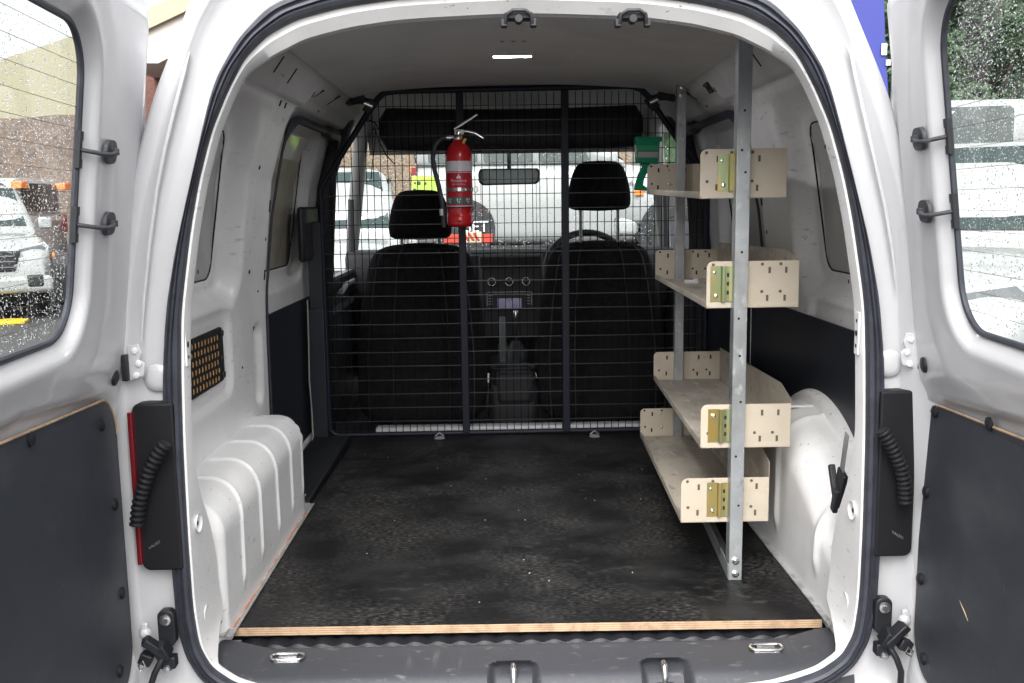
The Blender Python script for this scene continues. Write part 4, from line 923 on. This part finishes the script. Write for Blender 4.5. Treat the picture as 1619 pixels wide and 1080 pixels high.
# base channel along the floor
c=MB(); dvec=Vector((.068,1.03,0)); L_=dvec.length; an=math.atan2(-.068,1.03)
T=Matrix.Translation((.457,.372,0))@Matrix.Rotation(an,4,'Z')
c.box((0,.52,.0025),(.030,1.04,.003),T=T); c.box((-.0145,.52,.018),(.0025,1.04,.034),T=T); c.build('base_rail',GALV,rk,bevel=.0008)
trays=[ # front left/right x, z0,z1 ; rear left x, z0,z1 ; back height front, rear ; bracket
 dict(f=(.372,.554,.833,.934),r=(.422,.599,.853,.945),back=(.0,.0)),
 dict(f=(.389,.586,.601,.700),r=(.450,.650,.583,.675),back=(.020,.022)),
 dict(f=(.381,.577,.294,.390),r=(.447,.662,.254,.345),back=(.030,.012)),
 dict(f=(.340,.533,.126,.226),r=(.404,.600,.066,.158),back=(.055,.03))]
YF,YR=.362,1.42
lbl=['topmost tray at head height beside the post','second tray from the top','third tray from the top with a tall slanting back','lowest tray near the wheel arch']
for k,t in enumerate(trays):
    sh=empty('shelf_tray',parent=rk); sh['label']=lbl[k]
    fx0,fx1,fz0,fz1=t['f']; rx0,rx1,rz0,rz1=t['r']; yf=YF+.032; 
    c=MB(); th_=.0015
    # base sheet with front hem
    def Q(u,v_,h): # u along depth 0..1, v across 0..1, h above base
        x=(fx0*(1-v_)+fx1*v_)*(1-u)+(rx0*(1-v_)+rx1*v_)*u; z=(fz0*(1-u)+rz0*u)+h; return (x,yf+(YR-yf)*u,z)
    sec=[(.030,.012),(.004,.014),(.0,.010),(0,.0),(1,.0),(1,(fz1-fz0)*.96)]
    for (a,b_) in zip(sec,sec[1:]):
        vs=[Q(0,a[0],a[1]),Q(1,a[0],a[1]),Q(1,b_[0],b_[1]),Q(0,b_[0],b_[1])]
        if a[0]==1:
            hf,hr=t['back']; vs=[Q(0,1,0),Q(1,1,0),Q(1,1,(rz1-rz0)+hr),Q(.10,1,(fz1-fz0)+hf),Q(0,1,(fz1-fz0)+hf-.02)]
        v2=[(x+.0012,y,z-.0012) for x,y,z in vs]; n=len(vs)
        c.add(vs+v2,[tuple(range(n)),tuple(range(2*n-1,n-1,-1))]+[(i,(i+1)%n,(i+1)%n+n,i+n) for i in range(n)])
    c.build('tray_sheet',SHELF,sh,smooth=False)
    for nm,(x0,x1,z0,z1),y in (('front_end_plate',t['f'],YF),('rear_end_plate',t['r'],YR)):
        c=MB(); r0=.014
        y_=y+(.030 if nm[0]=='f' else 0)
        pts=[(x1,z0),(x1,z1)]+[(x0+r0-r0*math.sin(a),z1-r0+r0*math.cos(a)) for a in np.linspace(0,PI/2,7)]+[(x0,z0+.004),(x0+.004,z0)]
        c.prism(pts,lambda a,b_,d:(a,y_+d,b_),0,.0018); 
        ep=c.build(nm,BEIGE,sh,bevel=.0005,smooth=False)
        h=MB(); W_=x1-x0; H_=z1-z0
        for fx,fz in ((.20,.80),(.66+.02,.80),(.86,.80),(.19,.22),(.66,.20),(.85,.20)):
            if k==0 and abs(fx-.86)<.02: continue
            h.prism(rrpts(x0+W_*fx-.0026,x0+W_*fx+.0026,z0+H_*fz-.0065,z0+H_*fz+.0065,.0006,2),lambda a,b_,d:(a,y_-.0006+d,b_),0,.0004)
        for fx,fz in ((.07,.93),(.36,.93),(.60,.93),(.80,.93),(.08,.34),(.60,.34),(.80,.34)):
            if k==0 and abs(fx-.80)<.01: continue
            if k==2 and fz>.9: continue
            h.prism([(x0+W_*fx+.0034*math.cos(a),z0+H_*fz+.0034*math.sin(a)) for a in np.linspace(0,2*PI,13)[:-1]],lambda a,b_,d:(a,y_-.0006+d,b_),0,.0004)
        h.build('plate_holes',mat('hole_grey',(.09,.075,.06),.8) if nm[0]=='f' else HOLE,ep,smooth=False)
    # zinc hinge bracket
    xb0=.4427-.046 if k!=0 else .4427-.034; z0=fz0+(fz1-fz0)*.14; z1=fz0+(fz1-fz0)*.90
    c=MB(); y_=YF+.030
    pts=[(xb0,0),(xb0+.022,0),(xb0+.024,-.006),(xb0+.030,-.006),(xb0+.032,-.001),(xb0+.040,-.001),(xb0+.048,-.002)]
    for (a,b_) in zip(pts,pts[1:]):
        vs=[(a[0],y_-.002+a[1],z0),(b_[0],y_-.002+b_[1],z0),(b_[0],y_-.002+b_[1],z1),(a[0],y_-.002+a[1],z1)]; v2=[(x,y+.0014,z) for x,y,z in vs]
        c.add(vs+v2,[(0,1,2,3),(7,6,5,4)]+[(i,(i+1)%4,(i+1)%4+4,i+4) for i in range(4)])
    br=c.build('hinge_bracket',ZINC,sh,smooth=False)
    for zz in (.25,.5,.75): c=MB(); c.box((xb0+.037,y_-.004,z0+(z1-z0)*zz),(.0045,.001,.008)); c.build('bracket_slot',HOLE,br,smooth=False)
    c=MB(); c.lathe([(0,-.004),(.004,-.003),(.005,0)],(xb0+.012,y_-.002,z0+(z1-z0)*(.16 if k in (0,1,3) else .8)),10,axis='y'); c.lathe([(0,-.003),(.003,-.002),(.0035,0)],(xb0+.008,y_-.002,z0+(z1-z0)*.82),10,axis='y'); c.build('bracket_rivet',STEEL,br)
    # rear fixings
    c=MB(); c.lathe([(0,-.004),(.004,-.003),(.0055,0)],(rx0+.07,YR-.001,rz0+.03),10,axis='y'); c.lathe([(0,-.004),(.003,-.003),(.004,0)],(rx0+.065,YR-.001,rz0+.075),10,axis='y'); c.build('rear_rivet',STEEL,sh)
# loose white clip on second tray
c=MB(); p=at(1100,447,2,.600); c.box((.478,1.0,.607),(.03,.02,.010)); c.box((.49,.985,.610),(.012,.01,.014))
tag(c.build('plastic_clip',mat('clip_white',(.6,.6,.62),.5),bevel=.002),'small white plastic clip lying on the second tray from the top','clip')

# ================================================================== outside
def loft_sections(mb,secs,axis_pts,mi=0,k=28,e=.5,T=None):
    vs=[]
    for (t_,z0,z1,hw) in secs:
        zc=(z0+z1)/2; hh=(z1-z0)/2
        for q in range(k):
            a=2*PI*q/k; ca,sa=math.cos(a),math.sin(a)
            vs.append((t_,hw*abs(ca)**e*(1 if ca>0 else -1),zc+hh*abs(sa)**e*(1 if sa>0 else -1)))
    n=len(secs); fs=[(i*k+q,i*k+(q+1)%k,(i+1)*k+(q+1)%k,(i+1)*k+q) for i in range(n-1) for q in range(k)]+[tuple(range(k)),tuple((n-1)*k+q for q in range(k))]
    mb.add(vs,fs,mi,T)
def vehicle(name,label,cat,kind,loc,rz,group=None,paint=None,H_=None,bel_=None,lo_=None,dark=False,tz=None):
    """+x is the front of the vehicle, origin at ground centre"""
    CW=paint or CARW
    r=empty(name,loc); r.rotation_euler=(0,0,rz); tag(r,label,cat,group)
    L={'ute':2.65,'suv':2.4,'hatch':2.1}[kind]; H={'ute':1.82,'suv':1.95,'hatch':1.5}[kind]; W=.92
    bel={'ute':1.15,'suv':1.22,'hatch':.95}[kind]; lo=.42 if kind!='hatch' else .25; hood=bel-.02
    H=H_ or H; bel=bel_ or bel; lo=lo_ or lo; hood=bel-.02
    b_=MB()
    if kind=='hatch': S=[(-L,.5,.85,.70),(-L+.08,lo+.02,.98,.84),(-1.5,lo,1.0,.89),(0,lo,.98,.90),(.9,lo,.97,.90),(1.5,lo,.86,.88),(1.9,lo+.02,.74,.82),(L-.05,.32,.62,.70),(L,.4,.55,.55)]
    else: S=[(-L,lo+.05,bel-.05,.84),(-L+.06,lo,bel,.90),(-1.6,lo,bel+.02,.92),(0,lo,bel+.02,.92),(.9,lo,bel,.92),(1.5,lo,hood-.02,.91),(2.1,lo+.03,hood-.10,.88),(L-.12,lo+.06,hood-.20,.82),(L,lo+.12,hood-.32,.74)]
    loft_sections(b_,S,None,e=.32); b_.build('body',CW,r,ang=50)
    g=MB(); 
    if kind=='ute': S=[(-.95,bel-.05,H-.06,.72),(-.9,bel-.05,H-.02,.76),(-.3,bel-.05,H,.77),(.35,bel-.05,H-.04,.75),(.75,bel-.05,H-.30,.80),(1.05,bel-.08,bel+.03,.84)]
    elif kind=='suv': S=[(-L+.05,bel-.05,H-.12,.76),(-L+.12,bel-.05,H-.02,.78),(-1.0,bel-.05,H,.79),(.3,bel-.05,H-.03,.77),(.75,bel-.05,H-.32,.81),(1.05,bel-.08,bel+.03,.85)]
    else: S=[(-L+.15,.9,1.15,.70),(-1.4,.9,H-.05,.68),(-.4,.9,H,.69),(.4,.9,H-.12,.70),(1.3,.86,.93,.76)]
    loft_sections(g,S,None,e=.35); g.build('cabin',CW,r,ang=50)
    # windows: each a slightly proud dark panel following the cabin side
    zb=bel+.04 if kind!='hatch' else 1.0; zt=H-.12 if kind!='hatch' else H-.14
    spans={'ute':[(-.80,-.25),(-.17,.55)],'suv':[(-2.15,-1.35),(-1.25,-.45),(-.35,.50)],'hatch':[(-1.3,-.5),(-.42,.55)]}[kind]
    for sy in (-1,1):
        for x0,x1 in spans:
            q=MB(); pts=rrpts(x0,x1,zb,zt,.07,5); pts=[(x-(max(0,z-zb)*.55 if x>x1-.2 and x1>.3 else 0),z) for x,z in pts]
            q.prism(pts,lambda a,b_,d:(a,sy*((.80 if kind!='hatch' else .715)-.02*(b_-zb)/.5+d),b_),-.03,0); q.build('side_window',CGLASS,r,bevel=.004)
    q=MB(); q.add([(.42,-.66,zt+.02),(.42,.66,zt+.02),(1.02,.74,zb-.01),(1.02,-.74,zb-.01)] if kind!='hatch' else [(.42,-.6,1.33),(.42,.6,1.33),(1.25,.68,.95),(1.25,-.68,.95)],[(0,1,2,3)]); q.v=[(x+.02,y,z+.03) for x,y,z in q.v]; q.build('front_window',CGLASS,r,smooth=False)
    q=MB(); xr_=-.97 if kind=='ute' else (-L+.04 if kind=='suv' else -L+.14); 
    q.prism(rrpts(-.62,.62,zb+.02,zt,.08,5),lambda a,b_,d:(xr_+d+(.25*(b_-zb) if kind=='hatch' else 0),a,b_),-.03,.02); q.build('rear_window',CGLASS,r)
    rw=.38 if kind!='hatch' else .31
    for wx in ((1.65,-1.55) if kind!='hatch' else (1.35,-1.3)):
        for sy in (-1,1):
            a_=MB(); a_.lathe([(0,-.06),(rw+.09,-.05),(rw+.10,.02),(0,.02)],(wx,sy*.90 if kind!='hatch' else sy*.87,rw+.02),28,axis='y'); a_.build('wheel_arch',BLK,r)
            t_=MB(); t_.lathe([(rw*.62,-.10),(rw*.9,-.11),(rw,-.08),(rw,.08),(rw*.9,.11),(rw*.62,.10)],(wx,sy*.84,rw),32,axis='y'); wh=t_.build('wheel',RUBB,r)
            t_=MB(); t_.lathe([(0,sy*.06),(rw*.2,sy*.07),(rw*.55,sy*.04),(rw*.64,sy*.09)],(wx,sy*.84,rw),24,axis='y')
            t_.build('rim',RUBB if dark else GALV,wh)
    fz=hood-.28 if kind!='hatch' else .62
    for sy in (-1,1):
        q=MB(); xf=L-.16
        pts=[(.36,fz-.06),(.44,fz+.09),(.78,fz+.16),(.84,fz+.10),(.80,fz-.04)]
        q.prism([(sy*a,b_) for a,b_ in pts],lambda a,b_,d:(xf+d-.30*(abs(a)-.40)**1.0,a,b_),-.2,.10); hl=q.build('headlight',CLR,r,bevel=.01)
        q=MB(); q.prism([(sy*(.60+(a-.60)*.8),fz+.05+(b_-fz-.05)*.7) for a,b_ in pts],lambda a,b_,d:(xf+.104+d-.30*(abs(a)-.40)**1.0,a,b_),-.01,.002); q.build('headlight_bezel',mat('lamp_grey',(.16,.17,.18),.2),hl)
        q=MB(); q.box((L-.26,sy*.885,fz-.02),(.12,.03,.07)); q.build('indicator',ORG,r,bevel=.01)
        q=MB(); q.box((-L+.02,sy*.80,bel-.18 if kind!='hatch' else .85),(.10,.14,.34 if kind!='hatch' else .2)); tl=q.build('tail_light',REDL,r,bevel=.015); q=MB(); q.box((-L-.03,sy*.80,tz or (bel-.06 if kind!='hatch' else .9)),(.03 if not tz else .2,.13 if not tz else .25,.10 if not tz else .13)); q.build('amber_section',ORG,tl,bevel=.01)
        q=MB(); q.box((.85,sy*1.0,zb+.05),(.12,.18,.17)); q.build('wing_mirror',CW,r,bevel=.03)
    q=MB(); q.prism([(-.40,fz-.20),(.40,fz-.20),(.48,fz+.06),(-.48,fz+.06)],lambda a,b_,d:(L-.10+d,a,b_),-.1,.12); gr=q.build('grille',BLK,r,bevel=.02)
    q=MB(); 
    for dz in (-.14,-.07,0): q.box((L+.025,0,fz+dz),(.012,.80,.012))
    q.build('grille_bars',STEEL,gr)
    q=MB(); q.box((L-.10,0,lo+.06),(.30,1.66,.22)); q.build('front_bumper',CW,r,bevel=.06,segs=4)
    for sy in (-1,1):
        q=MB(); q.box((L+.02,sy*.62,lo+.10),(.08,.20,.16)); q.build('fog_lamp_recess',BLK,r,bevel=.03)
    q=MB(); q.box((-L-.03,0,lo+.08),(.16,1.70,.18)); q.build('rear_bumper',CW if kind!='ute' else STEEL,r,bevel=.05,segs=3)
    if kind=='ute':
        q=MB(); q.box((-1.82,0,bel+.01),(1.55,1.60,.04)); q.build('tray_cover',BLK,r,bevel=.01)
    for sy in (-1,1):
        q=MB(); 
        for xx in ((-.22,.60) if kind!='suv' else (-1.3,-.40,.60)): q.box((xx,sy*.921,(lo+bel)/2),(.008,.004,bel-lo-.12))
        q.build('door_gap',HOLE,r)
    return r
# left: ute facing the camera's side, with another behind
G_='white vehicles parked in the yard'
vehicle('parked_ute','white pickup with grille and headlight turned this way in the left door window','pickup','ute',(-7.95,12.6,GZ),math.radians(-58),group=G_)
vehicle('parked_wagon','white wagon parked behind the pickup seen in the left door window','wagon','suv',(-11.0,16.6,GZ),math.radians(178),group=G_,H_=2.04,bel_=1.35,tz=1.88)
vehicle('parked_wagon','white four wheel drive wagon side on in the upper part of the right door window','wagon','suv',(3.98,10.7,.05),math.radians(168),group=G_,tz=.86)
vehicle('parked_ute','white car with a clear headlight parked close, low in the right door window','car','ute',(3.30,5.45,GZ),math.radians(235),group=G_)
b_=MB(); b_.box((15,26,-.26),(22,35,.62)); tag(b_.build('raised_yard',ASPH,bevel=.05),kind='structure')
b_=MB(); b_.box((-3.5,26,-.262),(14.9,26.5,.62)); tag(b_.build('raised_yard',ASPH,bevel=.05),kind='structure')
fw=vehicle('parked_wagon','white wagon parked side on ahead, its dark wheels low in the windscreen','wagon','suv',(.98,14.9,.05),0,group=G_,bel_=1.42,H_=2.0,lo_=.10,dark=True)
vehicle('parked_ute','white pickup bonnet and lamps at the far left end of the windscreen','pickup','ute',(-1.95,8.4,GZ),math.radians(-82),group='white vehicles parked in the yard')
textmesh('SET',.25,lambda x,y,z:(-.40+x,13.90,.40+y),WLAB,fw,'tyre_lettering')
fl_=[o for o in COL.objects if o.name.startswith('tyre_lettering')][-1]; fl_.matrix_parent_inverse=Matrix.Translation((-.98,-14.9,-.05))
# yellow ramp marker on the asphalt
c=MB(); p=at(25,512,2,GZ); c.prism([(-.32,0),(-.1,.14),(.20,.10),(.26,-.03),(0,-.12)],lambda a,b_,d:(p[0]-.12+a,p[1]+b_*2,GZ+.004+d),0,.04)
tag(c.build('wheel_stop',YEL,bevel=.01),'yellow painted wheel stop lying on the asphalt at left','wheel stop')
# banks and walls far behind
def bank(name,x0,x1,y,z0,z1,m,label,cat,d=1.5,rough=.25,n=50):
    b_=MB(); xs=np.linspace(x0,x1,n); zs=np.linspace(z0,z1,14)
    A=np.array([[(x,y+.5*(z-z0)+rough*noise.noise(Vector((x*.7,z*1.3,3))),z+(rough*.6*noise.noise(Vector((x*.5,0,8))) if z==zs[-1] else 0)) for z in zs]+[(x,y+4,z1)] for x in xs]); b_.grid(A); o=b_.build(name,m); tag(o,label,cat); return o
bank('retaining_wall',-26,-7.2,21,GZ,3.15,BRICKM,'dark brown rock retaining wall behind the pickups at left','retaining wall')
bank('gravel_bank',-7.0,3,19,GZ,2.6,GRAVB,'tan gravel bank behind the cars ahead, seen through the windscreen','bank')
bank('rear_bank',1.4,30,24,GZ,1.2,BRICKM,'dark bank behind the railing at right','bank')
# cream building
def building(name,x0,x1,y0,y1,z1,m,label,roof=None):
    r=empty(name,((x0+x1)/2,y0,GZ)); r.location=(0,0,0); tag(r,label,'building')
    b_=MB(); b_.box(((x0+x1)/2,(y0+y1)/2,(z1+GZ)/2),(x1-x0,y1-y0,z1-GZ)); b_.build('wall',m,r,bevel=.03)
    q=MB(); q.prism([(x0,z1),(x1,z1),(x1,z1+2.0),(x1-3,z1+1.9),(x0,z1-.0+.02)],lambda a,b2,d:(a,y0+d,b2),.0,3); q.build('gable_roof',m,r)
    if roof:
        q=MB(); q.box(((x0+x1)/2,y0-.3,z1+.5),(x1-x0+1,.5,1.0)); q.build('fascia',roof,r,bevel=.02)
    q=MB(); 
    for xx in np.arange(x0+1.5,x1-1.5,3.2): q.box((xx,y0-.03,.9),(1.4,.06,1.0))
    q.build('window',CGLASS,r); return r
ls=empty('long_shed'); tag(ls,'long olive cream shed with a sloping roof line above the rock wall at left','building')
c1=[at(*p,1,30) for p in ((-500,200),(0,95),(135,50),(300,-8),(300,150),(-500,150))]
q=MB(); q.prism([(p[0],p[2]) for p in c1[:4]]+[(c1[3][0],GZ),(c1[0][0],GZ)],lambda a,b2,d:(a,30+d,b2),0,8); q.build('wall',CREAM,ls)
b_=MB(); 
# tilted white and cream awning between the left door and the roof corner
aw=empty('shop_awning'); tag(aw,'cream and white awning showing between the left door and the van roof corner','awning')
c1=[at(*p,1,16) for p in ((180,100),(250,100),(330,60),(330,-60),(180,-60))]
q=MB(); q.prism([(p[0],p[2]) for p in c1],lambda a,b_,d:(a,16+d,b_),0,2.5); q.build('fascia',CREAML,aw)
c1=[at(*p,1,15.9) for p in ((180,75),(235,45),(330,0),(330,-30),(220,20),(180,35))]
q=MB(); q.prism([(p[0],p[2]) for p in c1],lambda a,b_,d:(a,15.9+d,b_),0,.06); q.build('cream_band',mat('cream_band_paint',(.45,.34,.24),.7),aw)
q=MB(); 
for px in (190,300): 
    p=at(px,90,1,17); q.box((p[0],17,(p[2]+GZ)/2),(.2,.2,p[2]-GZ))
q.build('post',CREAML,aw)
q=MB(); p0=at(190,104,1,17.8); p1_=at(320,104,1,17.8); q.box(((p0[0]+p1_[0])/2,18.6,(p0[2]+GZ)/2),(3.4,1.2,p0[2]-GZ)); tag(q.build('brick_pier',mat('brown_brick',(.20,.10,.08),.9,bump=.8,bscale=20,var=.4,vscale=25)),'reddish brown brick pier below the cream awning','brick wall')
# blue banner at right
bn=empty('blue_banner'); tag(bn,'royal blue flag banner with white marks rising behind the right corner of the van','banner')
c1=[at(*p,1,9) for p in ((1335,-90),(1395,-90),(1400,80),(1412,260),(1360,260))]
q=MB(); q.prism([(p[0],p[2]) for p in c1],lambda a,b_,d:(a,9+d,b_),0,.02); q.build('cloth',BLUE,bn)
p=at(1415,100,1,9.03); q=MB(); q.cyl((p[0],9.03,GZ),(p[0],9.03,p[2]+1.5),.03,12); q.build('pole',GALV,bn)
p=at(1398,78,1,8.98); q=MB(); q.box((p[0],8.98,p[2]),(.06,.006,.12)); q.box((p[0]+.05,8.98,p[2]-.14),(.05,.006,.06)); q.build('white_mark',WLAB,bn)
# railing on the right bank
fn=empty('railing'); tag(fn,'grey metal post and rail fence on the bank behind the wagon at right','fence')
q=MB()
for z in (1.9,2.35,2.8): q.tube([(5,23.2,z),(30,23.2,z)],.035,8)
q.build('rail',GALV,fn)
for x in np.arange(6,30,2.0):
    q=MB(); q.cyl((x,23.2,GZ),(x,23.2,2.85),.045,10); q.build('fence_post',GALV,fn)
# trees on the right
def tree(x,y,h,sp,label,seed):
    rr=random.Random(seed); r=empty('tree',(x,y,0)); r.location=(0,0,0); tag(r,label,'tree','trees behind the railing')
    t_=MB(); t_.tube([(x,y,GZ),(x+.1,y,GZ+h*.3),(x-.1,y+.1,GZ+h*.6),(x,y,GZ+h*.9)],[.22,.17,.11,.03],10)
    for k in range(9):
        a=rr.uniform(0,2*PI); z0=GZ+h*rr.uniform(.3,.75); t_.tube([(x,y,z0),(x+.5*sp*math.cos(a)*.6,y+.5*sp*math.sin(a)*.6,z0+h*.10),(x+.8*sp*math.cos(a)*.6,y+.8*sp*math.sin(a)*.6,z0+h*.2)],[.07,.045,.02],6)
    t_.build('trunk',LEAF2,r)
    c_=MB(); cl=[(Vector((x+sp*rr.uniform(-.6,.6),y+sp*rr.uniform(-.5,.5),GZ+h*rr.uniform(.28,.98))),rr.uniform(.5,1.1)) for _ in range(40)]
    for i in range(9000):
        c0,rad=rr.choice(cl); d=Vector((rr.gauss(0,1),rr.gauss(0,1),rr.gauss(0,1))).normalized()*rad*rr.random()**.4
        p=c0+d; s_=rr.uniform(.08,.17); a=Vector((rr.gauss(0,1),rr.gauss(0,1),rr.gauss(0,1))).normalized(); b2=a.orthogonal().normalized()
        c_.add([p-a*s_,p+b2*s_*.45,p+a*s_,p-b2*s_*.45],[(0,1,2,3)])
    c_.build('crown',LEAF,r,smooth=False)
for i,(x,y,h,sp,lb_) in enumerate(((11.5,27,8.5,2.6,'slim green tree nearest the van corner behind the railing'),(15.0,28,9.5,3.0,'tall green tree, middle of the row behind the railing'),(18.6,27,9,3.0,'bushy green tree at the outer end behind the railing'),(13.3,32,10,3.2,'tall tree standing farther back between the others'))): tree(x,y,h,sp,lb_,i)

# dense wood behind the right hand trees
wd=MB(); rr=random.Random(5)
for i in range(16000):
    x=rr.uniform(8,30); z=rr.uniform(GZ,9.5); y=34+rr.gauss(0,.8)+1.5*noise.noise(Vector((x*.3,z*.3,2))); p=Vector((x,y,z)); s_=rr.uniform(.15,.34)
    a=Vector((rr.gauss(0,1),rr.gauss(0,.5),rr.gauss(0,1))).normalized(); b2=a.orthogonal().normalized(); wd.add([p-a*s_,p+b2*s_*.6,p+a*s_,p-b2*s_*.6],[(0,1,2,3)])
A=np.array([[(x,36.5+1.2*noise.noise(Vector((x*.4,z*.4,0))),z) for z in np.linspace(GZ,9.0+.8*noise.noise(Vector((x*.5,0,4))),14)] for x in np.linspace(6,34,50)]); wd.grid(A)
tag(wd.build('woodland',LEAF,smooth=False),'dense dark green wood filling the view far behind the railing','wood',kind='stuff')
